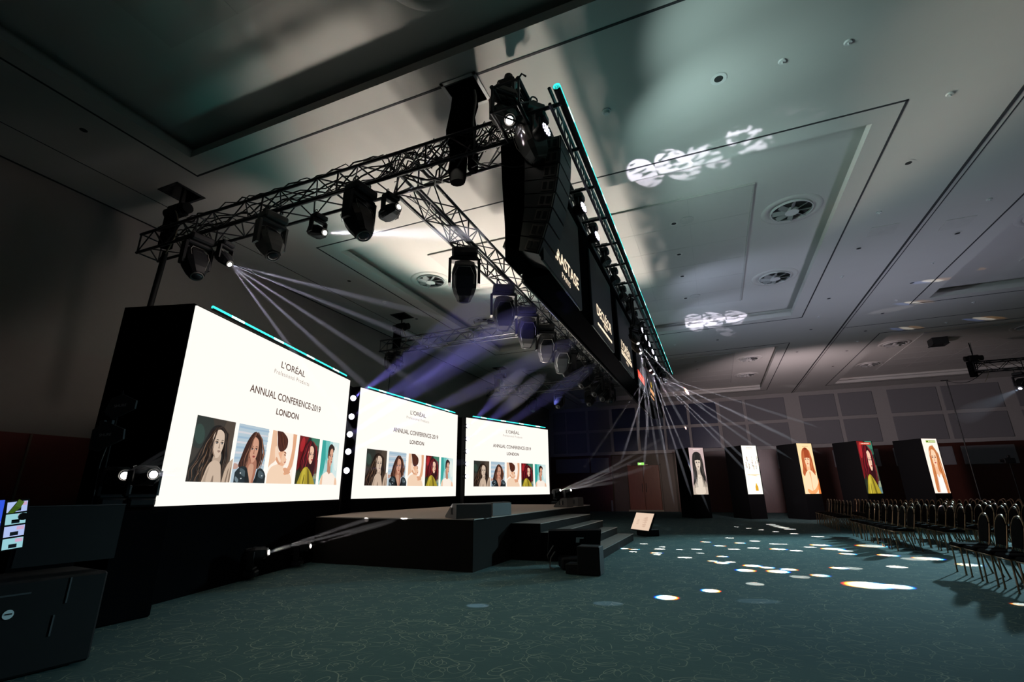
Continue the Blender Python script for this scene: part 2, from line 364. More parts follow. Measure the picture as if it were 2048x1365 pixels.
for k, xx in enumerate((-5.55, -4.42)):
    dl = thing('door_closer', ('left' if k == 0 else 'right') + ' metal closer above the double doors', 'closer', (xx, yd - .14, 3.06))
    MB().bbox((0, 0.02, 0), (0.28, 0.05, 0.05), 0.01).build('closer_body', mat('closer_metal', (0.6, 0.45, 0.38), 0.4, 0.5), dl)
    MB().tube((0.1, 0, 0.0), (0.2, 0.0, -0.06), 0.01).build('closer_arm', M_black, dl)
tag(MB().bbox((-6.86, Y1 - 0.06, 0.38), (0.12, 0.08, 0.72), 0.02).build('wall_guard', mat('guard_metal', (0.25, 0.25, 0.27), 0.4, 0.6)), 'short grey metal strip upright on the wall left of the doors', 'guard')

# left wall, right wall, rear wall
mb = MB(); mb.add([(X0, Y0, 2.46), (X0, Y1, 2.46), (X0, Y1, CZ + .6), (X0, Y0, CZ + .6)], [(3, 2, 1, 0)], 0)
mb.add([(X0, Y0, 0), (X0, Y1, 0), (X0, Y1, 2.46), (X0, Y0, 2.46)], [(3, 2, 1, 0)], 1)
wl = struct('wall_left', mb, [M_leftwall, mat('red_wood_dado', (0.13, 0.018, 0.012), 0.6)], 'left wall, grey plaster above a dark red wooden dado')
for yy in (4.66, 7.1, 2.2, 9.5): struct('dado_joint', MB().box((X0 + .01, yy, 1.23), (0.02, 0.03, 2.44)), mat('joint_metal', (0.16, 0.11, 0.08), 0.4), parent=wl)
mb = MB(); mb.add([(X1, Y0, 0), (X1, Y1, 0), (X1, Y1, CZ + .6), (X1, Y0, CZ + .6)], [(0, 1, 2, 3)])
struct('wall_right', mb, M_plaster); mb = MB(); mb.add([(X0, Y0, 0), (X1, Y0, 0), (X1, Y0, CZ + .6), (X0, Y0, CZ + .6)], [(3, 2, 1, 0)])
struct('wall_front', mb, M_plaster)

# ceiling fittings
def vent(x, y, lab, r=0.5):
    t = thing('ceiling_vent', lab, 'vent', (x, y, SZ))
    pr_ = [(r * 1.22, 0.0), (r * 1.18, -0.025), (r * 1.0, -0.03), (r * 0.92, 0.0), (r * 0.84, 0.06)]
    n = 36; rings = [[(a * math.cos(2 * PI * i / n), a * math.sin(2 * PI * i / n), z) for i in range(n)] for a, z in pr_]
    MB().loft(rings, 0, smooth=True).build('vent_ring', M_ceil, t)
    r2 = [(r * 0.84, 0.055), (r * 0.84, -0.05), (r * .80, -0.05), (r * .80, 0.05)]
    rings = [[(a * math.cos(2 * PI * i / n), a * math.sin(2 * PI * i / n), z) for i in range(n)] for a, z in r2]
    MB().loft(rings, 0, smooth=False).build('vent_collar', M_white, t)
    MB().disc((0, 0, -0.004), (0, 0, -1), r * 0.84, 32).build('vent_throat', M_dark, t)
    mb = MB()
    for k in range(8):
        a = k * PI / 4; rr = Matrix.Rotation(a, 3, 'Z') @ Matrix.Rotation(R(38), 3, 'X')
        mb.box(Matrix.Rotation(a, 3, 'Z') @ Vector((r * 0.52, 0, -0.05)), (r * 0.5, 0.11, 0.008), rr)
    mb.build('vent_vanes', mat('vent_metal', (0.42, 0.42, 0.41), 0.4, 0.2), t)
    MB().disc((0, 0, -0.085), (0, 0, -1), r * 0.28, 20).tube((0, 0, -0.08), (0, 0, 0), r * 0.27, 16).build('vent_hub', M_white, t)
vent(2.34, 11.3, 'round swirl vent in the middle ceiling tray, right of the teal line, nearer the camera', 0.52)
vent(2.36, 15.25, 'round swirl vent in the middle ceiling tray, right of the teal line, farther away', 0.52)
vent(-7.3, 11.3, 'round swirl vent over the left screens, nearer of the two')
vent(-7.4, 15.25, 'round swirl vent over the left screens, farther of the two')
vent(2.16, 25.4, 'round swirl vent in the far ceiling tray, nearer of the two')
vent(2.24, 29.2, 'round swirl vent in the far ceiling tray by the back wall')
vent(-2.55, 3.42, 'round swirl vent cut by the top edge of the photo')
vent(8.0, 13.9, 'round swirl vent in the ceiling tray right of the partition track')
vent(8.05, 25.3, 'round swirl vent in the far right ceiling tray, nearer of the two')
vent(8.05, 29.3, 'round swirl vent in the far right ceiling tray near the back wall')
vent(12.3, 24.6, 'round swirl vent beside the truss at the right edge')

CEIL = [(0.75, 6.34, 'ring'), (2.39, 6.38, 'disc'), (4.05, 9.82, 'hole'), (4.03, 11.61, 'disc'), (4.07, 8.06, 'disc'), (6.06, 11.95, 'disc'), (4.05, 13.42, 'hole'), (6.06, 13.48, 'hole'), (6.13, 15.18, 'disc'), (4.04, 15.23, 'disc'), (4.03, 17.02, 'hole'), (4.03, 20.38, 'hole'), (3.99, 23.75, 'hole'), (6.06, 19.39, 'hole'), (6.09, 16.61, 'hole'), (6.03, 21.47, 'hole'), (-0.92, 6.32, 'dome'), (1.59, 6.37, 'disc'), (-9.1, 9.82, 'hole'), (-9.1, 13.29, 'hole'), (-9.06, 3.3, 'hole'), (4.04, 18.88, 'disc'), (6.11, 18.11, 'disc'), (6.03, 24.5, 'hole'), (6.1, 22.98, 'disc'), (6.05, 27.53, 'hole'), (8.54, 21.51, 'disc'), (8.55, 19.37, 'disc'), (0.71, 20.35, 'hole'), (-0.97, 20.36, 'disc'), (-9.14, 11.54, 'dome')]
TRAY = [(-0.21, 10.8, 'hole'), (0.09, 10.76, 'flat'), (-0.21, 12.5, 'hole'), (-0.22, 14.0, 'hole'), (-0.23, 15.86, 'hole'), (0.07, 15.8, 'flat'), (-0.28, 24.87, 'hole'), (-0.27, 26.56, 'hole')]
def fitting(x, y, kind, z, lab):
    if kind in ('hole', 'ring'):
        r = 0.10 if kind == 'hole' else 0.115
        t = thing('downlight', lab, 'light', (x, y, z))
        MB().disc((0, 0, -0.008), (0, 0, -1), r, 20, rin=r * 0.55).build('bezel', M_ceil if kind == 'hole' else M_white, t)
        MB().disc((0, 0, -0.006), (0, 0, -1), r * 0.58, 16).build('aperture', M_dark, t)
    elif kind == 'disc':
        t = thing('sprinkler_plate', lab, 'sprinkler', (x, y, z))
        MB().tube((0, 0, 0), (0, 0, -0.02), 0.055, 16, r2=0.045).build('plate', M_white, t)
        MB().tube((0, 0, -0.02), (0, 0, -0.05), 0.012, 8).build('nozzle', M_white, t)
    elif kind == 'flat':
        t = thing('ceiling_speaker', lab, 'speaker', (x, y, z))
        MB().tube((0, 0, 0), (0, 0, -0.015), 0.16, 24).build('grille', M_seam, t)
    else:
        t = thing('smoke_detector', lab, 'detector', (x, y, z))
        MB().tube((0, 0, 0), (0, 0, -0.02), 0.075, 16).build('mount', M_white, t)
        MB().tube((0, 0, -0.02), (0, 0, -0.06), 0.06, 16, r2=0.04).build('sensor_head', M_white, t)
for key, pred, where in (('a', lambda x: 3.5 < x < 5, 'in the ceiling strip left of the partition track'), ('b', lambda x: 5 < x < 7, 'in the ceiling strip right of the partition track'), ('c', lambda x: x < -8, 'in the ceiling margin by the left wall'), ('d', lambda x: -2 < x < 3, 'between the ceiling trays'), ('e', lambda x: x > 8, 'between the right-hand ceiling trays')):
    for kind, nm in (('hole', 'black recessed downlight'), ('disc', 'small white sprinkler plate'), ('ring', 'white-ringed black downlight'), ('dome', 'small white smoke detector')):
        L = sorted([c for c in CEIL if pred(c[0]) and c[2] == kind], key=lambda c: c[1])
        for i, c in enumerate(L): fitting(c[0], c[1], kind, CZ, f'{nm} {where}' + (f', {ORD[i] if i else "nearest"}' if len(L) > 1 else ''))
L = [t for t in TRAY if t[2] == 'hole']
for i, c in enumerate(L): fitting(c[0], c[1], 'hole', SZ - 0.03, f'black recessed downlight in the tiled ceiling trays, {ORD[i]} from the camera')
fitting(0.09, 10.76, 'flat', SZ - 0.03, 'round flat ceiling speaker in the tiled tray, nearer one')
fitting(0.07, 15.8, 'flat', SZ - 0.03, 'round flat ceiling speaker in the tiled tray, farther one')
for k, (x, y) in enumerate(((4.35, 12.6), (5.85, 12.9))):
    tag(MB().box((x, y, CZ - .004), (0.55, 0.5, 0.008)).build('access_panel', mat('access_panel_paint', (0.585, 0.565, 0.53), 0.9)), f'faint square access panel in the ceiling {"left" if k == 0 else "right"} of the partition track', 'panel')
names = {0: 'over the near left end of the rig', 1: 'where the bagged hoist hangs', 2: 'over the middle left truss end', 3: 'over the far left truss end', 4: 'over the truss at the right edge'}
for k, (x, y) in enumerate(shafts):
    mb = MB(); 
    for sx, sy, wx, wy in ((0, 1, 1, 0), (0, -1, 1, 0), (1, 0, 0, 1), (-1, 0, 0, 1)):
        mb.box((x + sx * hs, y + sy * hs, CZ - 0.006), (2 * hs * wx + 0.05, 2 * hs * wy + 0.05, 0.014))
    tag(mb.build('hatch_frame', M_white if k == 1 else M_groove), f'square open ceiling hatch frame {names[k]}', 'hatch')
# ---------------------------------------------------------------- pictures shown on the screens (flat, layered shapes)
def smooth(pts, n=5):
    out = []; L = len(pts)
    for i in range(L):
        p0, p1, p2, p3 = (Vector(pts[(i + k - 1) % L]) for k in range(4))
        for j in range(n):
            t = j / n
            out.append(0.5 * ((2 * p1) + (-p0 + p2) * t + (2 * p0 - 5 * p1 + 4 * p2 - p3) * t * t + (-p0 + 3 * p1 - 3 * p2 + p3) * t ** 3))
    return out
def ell(cx, cy_, rx, ry, a=0, n=22):
    return [(cx + rx * math.cos(t) * math.cos(a) - ry * math.sin(t) * math.sin(a), cy_ + rx * math.cos(t) * math.sin(a) + ry * math.sin(t) * math.cos(a)) for t in (2 * PI * i / n for i in range(n))]
def clip01(poly):
    def cl(P, f, g):
        out = []
        for i in range(len(P)):
            a, b = P[i - 1], P[i]; ia, ib = f(a), f(b)
            if ia != ib: out.append(g(a, b))
            if ib: out.append(b)
        return out
    P = [tuple(p)[:2] for p in poly]
    for ax in (0, 1):
        for lim, s in ((0.0, 1), (1.0, -1)):
            f = lambda p: s * (p[ax] - lim) >= 0
            def g(a, b):
                t = (lim - a[ax]) / (b[ax] - a[ax]); q = [a[0] + (b[0] - a[0]) * t, a[1] + (b[1] - a[1]) * t]; return tuple(q)
            P = cl(P, f, g)
            if len(P) < 3: return []
    return P
PICMAT = {}
def pm(h, s):
    k = (h, s)
    if k not in PICMAT: PICMAT[k] = emis(f'pixels_{h}_{s}', '#' + h, s)
    return PICMAT[k]
def picture(name, layers, x0, z0, x1, z1, parent, y=-0.006, s=1.0):
    """layers: (hex, points in 0..1, smooth?)"""
    mb = MB(); mats = []; idx = {}
    for k, (h, pts, smth) in enumerate(layers):
        P = clip01(smooth(pts) if smth else pts)
        if len(P) < 3: continue
        if h not in idx: idx[h] = len(mats); mats.append(pm(h, s))
        yy = y - 0.0012 * k
        vs = [(x0 + (x1 - x0) * p[0], yy, z0 + (z1 - z0) * p[1]) for p in P]
        tri = tessellate_polygon([[Vector((v[0], v[2], 0)) for v in vs]])
        fs = []
        for t in tri:
            a, b, c = (vs[i] for i in t)
            crs = (b[0] - a[0]) * (c[2] - a[2]) - (b[2] - a[2]) * (c[0] - a[0])
            fs.append(t if crs > 0 else (t[0], t[2], t[1]))
        mb.add(vs, fs, idx[h])
    return mb.build(name, mats, parent)
B_ = [(0, 0), (1, 0), (1, 1), (0, 1)]
def face(cx, cy_, w_, h_, skin, shade, dark, lip, turn=0.0, browdark=None):
    """a head seen from the front or turned: turn -1..1 shifts the features"""
    t = turn * w_ * 0.28; L = []
    L.append((skin, [(cx - w_ * .5, cy_ + h_ * .12), (cx - w_ * .40, cy_ + h_ * .42), (cx, cy_ + h_ * .55), (cx + w_ * .40, cy_ + h_ * .42), (cx + w_ * .5, cy_ + h_ * .10), (cx + w_ * .42, cy_ - h_ * .22), (cx + w_ * .16 + t * .4, cy_ - h_ * .5), (cx - w_ * .16 + t * .4, cy_ - h_ * .5), (cx - w_ * .42, cy_ - h_ * .22)], 1))
    sd = -1 if turn >= 0 else 1
    L.append((shade, [(cx + sd * w_ * .50, cy_ + h_ * .15), (cx + sd * w_ * .40, cy_ + h_ * .0), (cx + sd * w_ * .36, cy_ - h_ * .2), (cx + sd * w_ * .12 + t * .3, cy_ - h_ * .50), (cx + sd * w_ * .3, cy_ - h_ * .40), (cx + sd * w_ * .47, cy_ - h_ * .1)], 1))
    for sg in (-1, 1):
        ex = cx + t + sg * w_ * .21; ew = w_ * .115 * (1 - 0.35 * max(0, sg * turn))
        L.append((shade, ell(ex, cy_ + h_ * .055, ew * 1.35, h_ * .055), 0))
        L.append(('f2ece6' if skin > '80' else 'd8d0c8', [(ex - ew, cy_ + h_ * .035), (ex, cy_ + h_ * .07), (ex + ew, cy_ + h_ * .035), (ex, cy_ + h_ * .01)], 1))
        L.append((dark, ell(ex, cy_ + h_ * .038, ew * .55, h_ * .034), 0))
        L.append((dark, [(ex - ew * 1.1, cy_ + h_ * .045), (ex, cy_ + h_ * .090), (ex + ew * 1.15, cy_ + h_ * .05), (ex, cy_ + h_ * .066)], 1))
        L.append((browdark or dark, [(ex - ew * 1.25, cy_ + h_ * (.135 if sg > 0 else .125)), (ex, cy_ + h_ * .172), (ex + ew * 1.3, cy_ + h_ * (.125 if sg > 0 else .135)), (ex, cy_ + h_ * .143)], 1))
    nx = cx + t * 1.25
    L.append((shade, [(nx - w_ * .03, cy_ + h_ * .05), (nx + sd * w_ * .07, cy_ - h_ * .12), (nx + sd * w_ * .085, cy_ - h_ * .155), (nx, cy_ - h_ * .165), (nx + w_ * .01, cy_ - h_ * .1)], 1))
    L.append((dark, ell(nx - w_ * .045, cy_ - h_ * .155, w_ * .022, h_ * .010), 0)); L.append((dark, ell(nx + w_ * .045, cy_ - h_ * .155, w_ * .022, h_ * .010), 0))
    mx_ = cx + t * 1.1
    L.append((lip, [(mx_ - w_ * .15, cy_ - h_ * .27), (mx_ - w_ * .04, cy_ - h_ * .235), (mx_, cy_ - h_ * .243), (mx_ + w_ * .04, cy_ - h_ * .235), (mx_ + w_ * .15, cy_ - h_ * .27), (mx_, cy_ - h_ * .335)], 1))
    L.append((dark, [(mx_ - w_ * .13, cy_ - h_ * .272), (mx_, cy_ - h_ * .266), (mx_ + w_ * .13, cy_ - h_ * .272), (mx_, cy_ - h_ * .279)], 1))
    return L
def strands(seed, n, pts0, pts1, wd, cols_, wave=.016):
    """wavy locks interpolated between two guide curves"""
    r = random.Random(seed); L = []
    for k in range(n):
        f = (k + 0.5) / n + r.uniform(-.04, .04); w0 = wd * r.uniform(.45, 1.2); ph = r.uniform(0, 6.3); line = []
        g = [((1 - f) * a[0] + f * b[0] + r.uniform(-.012, .012), (1 - f) * a[1] + f * b[1]) for a, b in zip(pts0, pts1)]
        for i in range(len(g) - 1):
            for j in range(3):
                t = j / 3; q = (i + t) / (len(g) - 1); line.append((g[i][0] * (1 - t) + g[i + 1][0] * t + wave * q * math.sin(ph + q * 15), g[i][1] * (1 - t) + g[i + 1][1] * t))
        line.append(g[-1]); m = len(line)
        P = [(x - w0 * (0.3 + .7 * math.sin(PI * i / (m - 1))), y) for i, (x, y) in enumerate(line)] + [(x + w0 * (0.3 + .7 * math.sin(PI * i / (m - 1))), y) for i, (x, y) in reversed(list(enumerate(line)))]
        L.append((cols_[k % len(cols_)], P, 1))
    return L

PIC1 = [('3b332c', B_, 0), ('4d4238', [(.55, 0), (1.1, 0), (1.1, 1), (.75, 1)], 1), ('2c302b', ell(.15, .8, .3, .3), 0), ('33443c', ell(.12, .72, .12, .16, .4), 0),
        ('1a120f', [(.53, .90), (.40, .84), (.30, .68), (.20, .50), (.10, .34), (.0, .22), (-.1, .05), (-.05, -.1), (.45, -.1), (.80, .25), (.80, .60), (.76, .78), (.68, .88)], 1)]
PIC1 += strands(1, 12, [(.50, .86), (.30, .62), (.18, .40), (.02, .18), (.0, .0)], [(.58, .86), (.44, .62), (.42, .40), (.36, .18), (.30, .0)], .015, ['2a1e18', '5b4332', '1c130f', '70543f', '1c130f'], .03)
PIC1 += [('17100d', [(.50, .42), (.75, .45), (.80, .2), (.82, -.1), (.5, -.1)], 1)]
PIC1 += [('b79f8b', [(.54, .44), (.70, .46), (.70, .30), (.52, .30)], 1)] + face(.585, .60, .30, .42, 'd4bda8', '8d7563', '1c1411', 'a98c7c', 0.25)
PIC1 += strands(2, 5, [(.60, .86), (.74, .76), (.76, .56), (.80, .36), (.72, .10)], [(.62, .89), (.78, .78), (.82, .56), (.86, .36), (.84, .10)], .016, ['1c1411', '4a3629', '1c1411'])
PIC1 += strands(3, 4, [(.56, .88), (.44, .78), (.40, .58), (.36, .40), (.38, .26)], [(.58, .88), (.48, .82), (.43, .62), (.42, .42), (.44, .30)], .012, ['2a1d17', '5c4534'])
PIC1 += [('cbb39d', [(.30, -.1), (.33, .14), (.40, .28), (.52, .335), (.66, .30), (.72, .18), (.74, -.1)], 1), ('b09a86', [(.30, -.1), (.34, .10), (.42, .24), (.38, .05), (.40, -.1)], 1), ('8a7564', [(.50, -.1), (.52, .06), (.55, .10), (.57, .0), (.60, -.1)], 1),
         ('c0a892', [(.80, -.1), (.80, .12), (.86, .28), (.95, .36), (1.1, .40), (1.1, -.1)], 1), ('7d6857', [(.86, -.02), (.90, .20), (.92, .20), (.89, -.02)], 1), ('7d6857', [(.95, -.02), (.96, .22), (.98, .22), (.98, -.02)], 1)]

PIC2 = [('b4c7d2', B_, 0)] + [('9db8cc' if k % 2 else 'd4d3d8', [(-.1, .30 + k * .09), (.5, .33 + k * .085), (1.1, .31 + k * .09), (1.1, .33 + k * .09), (.5, .36 + k * .085), (-.1, .33 + k * .09)], 1) for k in range(8)]
PIC2 += [('c09a8c', ell(.03, .27, .12, .05), 0), ('3a211a', [(.52, .90), (.38, .80), (.26, .62), (.18, .42), (.14, .28), (.30, .22), (.70, .24), (.84, .32), (.86, .52), (.80, .70), (.70, .84)], 1)]
PIC2 += [('a8705a', [(.42, .42), (.66, .42), (.72, .22), (.62, -.1), (.44, -.1), (.36, .22)], 1), ('c99a80', [(.46, .30), (.62, .30), (.60, .0), (.48, .0)], 1)]
PIC2 += face(.545, .575, .30, .42, 'd09a80', '935c46', '30201a', 'a8504a', 0.0)
PIC2 += strands(5, 7, [(.50, .90), (.36, .74), (.30, .54), (.18, .36), (.22, .22)], [(.54, .88), (.44, .74), (.40, .56), (.38, .38), (.34, .24)], .020, ['4a2a20', '2a1712', '8a5c46', '3a211a'])
PIC2 += strands(6, 7, [(.54, .88), (.66, .76), (.70, .56), (.72, .38), (.66, .26)], [(.56, .90), (.74, .78), (.86, .56), (.86, .40), (.80, .24)], .020, ['2a1712', '4a2a20', '9a6a52'])
PIC2 += [('1d2529', [(-.1, -.1), (-.02, .14), (.16, .27), (.34, .24), (.44, .02), (.46, -.1)], 1), ('1d2529', [(.60, -.1), (.66, .12), (.76, .26), (.94, .20), (1.05, .02), (1.05, -.1)], 1), ('46545a', [(.14, .24), (.30, .20), (.34, .10), (.18, .14)], 1), ('46545a', [(.76, .22), (.92, .17), (.90, .08), (.74, .12)], 1),
         ('0d0f11', [(.30, .24), (.36, .22), (.48, .0), (.44, -.1), (.36, -.1)], 1), ('0d0f11', [(.72, .24), (.66, .18), (.62, -.1), (.70, -.1)], 1), ('c9ced0', ell(.16, .16, .02, .012), 0), ('c9ced0', ell(.20, .07, .02, .012), 0), ('c9ced0', ell(.86, .13, .018, .012), 0), ('6d7d84', [(.02, .10), (.12, .05), (.10, .0), (.02, .04)], 1)]

PIC3 = [('fff3e6', B_, 0), ('e9bd9c', [(-.1, -.1), (0, .28), (.22, .42), (.34, .56), (.22, .76), (.12, 1.1), (-.1, 1.1)], 1), ('f3d3b6', [(.0, -.1), (.05, .25), (.30, .36), (.56, .40), (.62, .22), (.9, .18), (.95, -.1)], 1), ('e2a882', [(.84, 1.1), (.86, .70), (.78, .36), (.62, .20), (.74, .18), (.94, .34), (1.0, .7), (1.05, 1.1)], 1)]
PIC3 += [('e8b08c', [(.34, .60), (.60, .62), (.62, .50), (.66, .44), (.60, .36), (.48, .34), (.32, .40)], 1), ('efc3a2', [(.48, .58), (.58, .60), (.60, .52), (.67, .47), (.63, .45), (.64, .40), (.58, .37), (.46, .44)], 1), ('b8705c', ell(.615, .415, .035, .014, .2), 0), ('6a3a2c', ell(.575, .555, .035, .012, -.2), 0), ('6a3a2c', ell(.575, .60, .05, .010, -.2), 0)]
PIC3 += [('4a241a', [(.16, 1.02), (.20, .86), (.24, .72), (.34, .62), (.50, .63), (.62, .72), (.62, .86), (.50, .95), (.30, 1.02)], 1)] + strands(7, 5, [(.22, .98), (.26, .86), (.34, .74), (.42, .66), (.50, .64)], [(.46, .96), (.52, .90), (.56, .82), (.56, .74), (.56, .68)], .010, ['6a3a28', '35170f'])
PIC3 += [('f6d8be', [(.14, .66), (.20, .70), (.30, .56), (.42, .44), (.36, .38), (.20, .46)], 1), ('d79c78', [(.24, .50), (.34, .42), (.42, .38), (.34, .36), (.22, .44)], 1), ('dda27e', [(.56, .30), (.72, .30), (.86, .22), (.70, .18), (.58, .24)], 1)]

def red_haired(tall=False):
    L = [('16261f', B_, 0), ('2f5c4c', [(.55, 1.1), (.62, .86), (.85, .74), (1.1, .80), (1.1, 1.1)], 1), ('3b7a63', [(.60, 1.0), (.74, .88), (1.0, .86), (1.1, 1.1)], 1), ('6c1418', [(-.1, 1.1), (-.1, .30), (.18, .40), (.32, .80), (.44, 1.1)], 1), ('a8242a', ell(.16, .82, .10, .16, -.3), 0), ('3a4638', [(.72, .44), (1.1, .5), (1.1, 0), (.8, 0)], 1), ('8f9a80', [(.82, .22), (1.1, .25), (1.1, .12), (.84, .12)], 0), ('5d7d7e', [(.8, .12), (1.1, .12), (1.1, -.1), (.8, -.1)], 0)]
    L += [('2c0a10', [(.50, .93), (.30, .84), (.20, .66), (.12, .46), (.14, .28), (.34, .22), (.62, .20), (.82, .16), (.86, .36), (.80, .56), (.80, .74), (.68, .88)], 1)]
    L += face(.60, .62, .27, .36, 'efc3a6', 'a8624c', '2a1010', 'b03038', 0.45)
    L += strands(8, 9, [(.44, .92), (.28, .78), (.20, .60), (.12, .42), (.14, .26)], [(.52, .90), (.48, .78), (.46, .60), (.46, .42), (.48, .26)], .018, ['6a1018', '2a0810', 'a8242e', '3a0a12'], .03)
    L += strands(9, 6, [(.54, .92), (.70, .80), (.74, .62), (.76, .42), (.70, .20)], [(.58, .92), (.80, .80), (.84, .60), (.88, .40), (.86, .18)], .018, ['5a0f18', '2a0810', 'b02830'])
    L += [('a8952a', [(.02, -.1), (.08, .14), (.20, .30), (.36, .36), (.52, .30), (.66, .20), (.82, .04), (.86, -.1)], 1), ('c4b23c', [(.20, .28), (.34, .32), (.34, .10), (.26, -.1), (.16, -.1)], 1), ('6e6018', [(.42, .30), (.50, .26), (.62, -.1), (.52, -.1)], 1), ('6e6018', [(.24, .02), (.28, .18), (.31, .18), (.28, .0)], 1)]
    return L
PIC4 = red_haired()
PIC5 = [('a9d6d6', B_, 0), ('34a39a', [(-.1, 1.1), (-.1, .1), (.16, .2), (.26, .55), (.34, 1.1)], 1), ('6fc2bb', [(.2, 1.1), (.26, .6), (.34, .5), (.44, 1.1)], 1), ('d3e6e4', [(.62, 1.1), (.70, .5), (.8, .0), (1.1, .0), (1.1, 1.1)], 1), ('e8efe9', ell(.86, .62, .12, .3, .2), 0)]
PIC5 += [('2a1a16', [(.36, .74), (.40, .88), (.52, .94), (.64, .90), (.70, .78), (.62, .72), (.46, .62), (.38, .60)], 1), ('b9836a', [(.38, .56), (.56, .54), (.60, .30), (.66, .20), (.36, .16), (.40, .34)], 1)]
PIC5 += face(.53, .635, .27, .40, 'd9a488', '9c6752', '2c1c18', 'a85850', 0.4) + [('2a1a16', [(.36, .66), (.37, .82), (.50, .92), (.64, .88), (.68, .80), (.54, .84), (.44, .78), (.41, .66)], 1), ('c08a70', ell(.40, .58, .03, .045), 0)]
PIC5 += [('fbeee0', [(.0, -.1), (.04, .16), (.24, .27), (.36, .29), (.46, .24), (.60, .28), (.78, .22), (.92, .12), (.96, -.1)], 1), ('edc3a4', [(.0, -.1), (.03, .14), (.12, .20), (.12, -.1)], 1), ('edc3a4', [(.84, -.1), (.84, .16), (.95, .10), (.98, -.1)], 1)]
PICS = [PIC1, PIC2, PIC3, PIC4, PIC5]

# tall totem posters
TP1 = [('c3aaa8', B_, 0), ('22201f', [(.50, .91), (.26, .87), (.16, .74), (.14, .54), (.12, .34), (.08, .16), (.36, .12), (.66, .12), (.92, .18), (.94, .34), (.84, .56), (.82, .74), (.74, .87)], 1)]
TP1 += [('b9a99a', [(.38, .60), (.62, .60), (.64, .44), (.92, .26), (1.1, .14), (1.1, -.1), (.0, -.1), (.02, .14), (.30, .30), (.40, .44)], 1), ('d8c9b8', [(.42, .40), (.60, .40), (.78, .20), (.80, .02), (.18, .02), (.24, .22)], 1)]
TP1 += face(.50, .66, .40, .27, 'd9c8b7', '857468', '1d1a18', '8f7a70', 0.15)
TP1 += [('1b1918', [(.30, .80), (.34, .87), (.50, .90), (.68, .87), (.73, .80), (.72, .735), (.62, .722), (.50, .732), (.38, .722), (.29, .735)], 1)]
TP1 += strands(21, 9, [(.30, .86), (.20, .72), (.18, .52), (.14, .34), (.12, .14)], [(.36, .84), (.30, .68), (.34, .52), (.36, .34), (.34, .16)], .020, ['2b2826', '141212', '5a534c', '201d1b'])
TP1 += strands(22, 9, [(.66, .84), (.72, .68), (.70, .52), (.68, .34), (.64, .16)], [(.74, .86), (.82, .72), (.86, .52), (.92, .34), (.92, .16)], .020, ['2b2826', '141212', '6a625a', '201d1b'])
TP1 += [('8f7f74', [(.40, .37), (.50, .345), (.60, .37), (.50, .335)], 1)] + [('f2e6de', [(.28 + k * .05, .952), (.315 + k * .05, .952), (.315 + k * .05, .966), (.28 + k * .05, .966)], 0) for k in range(9)]
rr = random.Random(5)
TP2 = [('fffdf2', B_, 0)] + [('b9b3a0', [(.32 + k * .045, .955), (.35 + k * .045, .955), (.35 + k * .045, .965), (.32 + k * .045, .965)], 0) for k in range(9)] + [('c9c4b0', [(.28 + k * .05, .925), (.32 + k * .05, .925), (.32 + k * .05, .932), (.28 + k * .05, .932)], 0) for k in range(9)]
for (fx, fy, fh) in ((.14, .60, .12), (.22, .72, .10), (.30, .56, .15), (.52, .66, .20), (.56, .54, .10), (.72, .58, .16), (.84, .70, .14), (.90, .60, .12)):
    TP2.append(('8aa088', [(fx - .006, fy - fh * .5), (fx + .006, fy - fh * .5), (fx + .010, fy + fh * .5), (fx - .002, fy + fh * .5)], 0))
    for k in range(12): TP2.append((('c89a4a', '9a6a86', 'd8b070', '7a5a70', 'a86a3a', '6a7a52')[rr.randrange(6)], ell(fx + rr.uniform(-.035, .035), fy + fh * rr.uniform(-.5, .5), .012, .009), 0))
TP2 += [('e8c890', [(.05, .385), (.40, .375), (.60, .365), (.62, .372), (.38, .385), (.06, .398)], 1), ('efdcb4', ell(.5, .39, .34, .012), 0), ('d8a020', [(.42, .07), (.60, .07), (.60, .15), (.55, .185), (.46, .185), (.42, .15)], 0), ('e8bc50', [(.46, .185), (.55, .185), (.55, .215), (.46, .215)], 0)]
TP3 = [('fbd9a4', B_, 0), ('b4552c', [(.50, .92), (.28, .86), (.18, .72), (.16, .54), (.10, .40), (.22, .34), (.44, .38), (.60, .38), (.84, .34), (.92, .42), (.84, .56), (.80, .74), (.72, .86)], 1)]
TP3 += [('f2b98c', [(.40, .60), (.62, .60), (.62, .46), (.42, .46)], 1)] + face(.50, .66, .38, .25, 'f9cfa6', 'e09a6c', '6a3018', 'd06a50', 0.0)
TP3 += [('a04420', [(.28, .80), (.34, .88), (.50, .92), (.66, .88), (.73, .80), (.71, .715), (.60, .705), (.50, .712), (.38, .705), (.29, .715)], 1), ('7a2e16', ell(.50, .89, .08, .02), 0)]
TP3 += strands(31, 7, [(.30, .86), (.22, .72), (.18, .56), (.16, .42), (.20, .35)], [(.36, .84), (.31, .68), (.33, .54), (.38, .44), (.36, .37)], .022, ['c8683a', '8a3818', 'd8804c'])
TP3 += strands(32, 7, [(.68, .84), (.70, .68), (.68, .54), (.62, .44), (.66, .37)], [(.72, .86), (.80, .72), (.84, .56), (.88, .42), (.84, .35)], .022, ['c8683a', '8a3818', 'd8804c'])
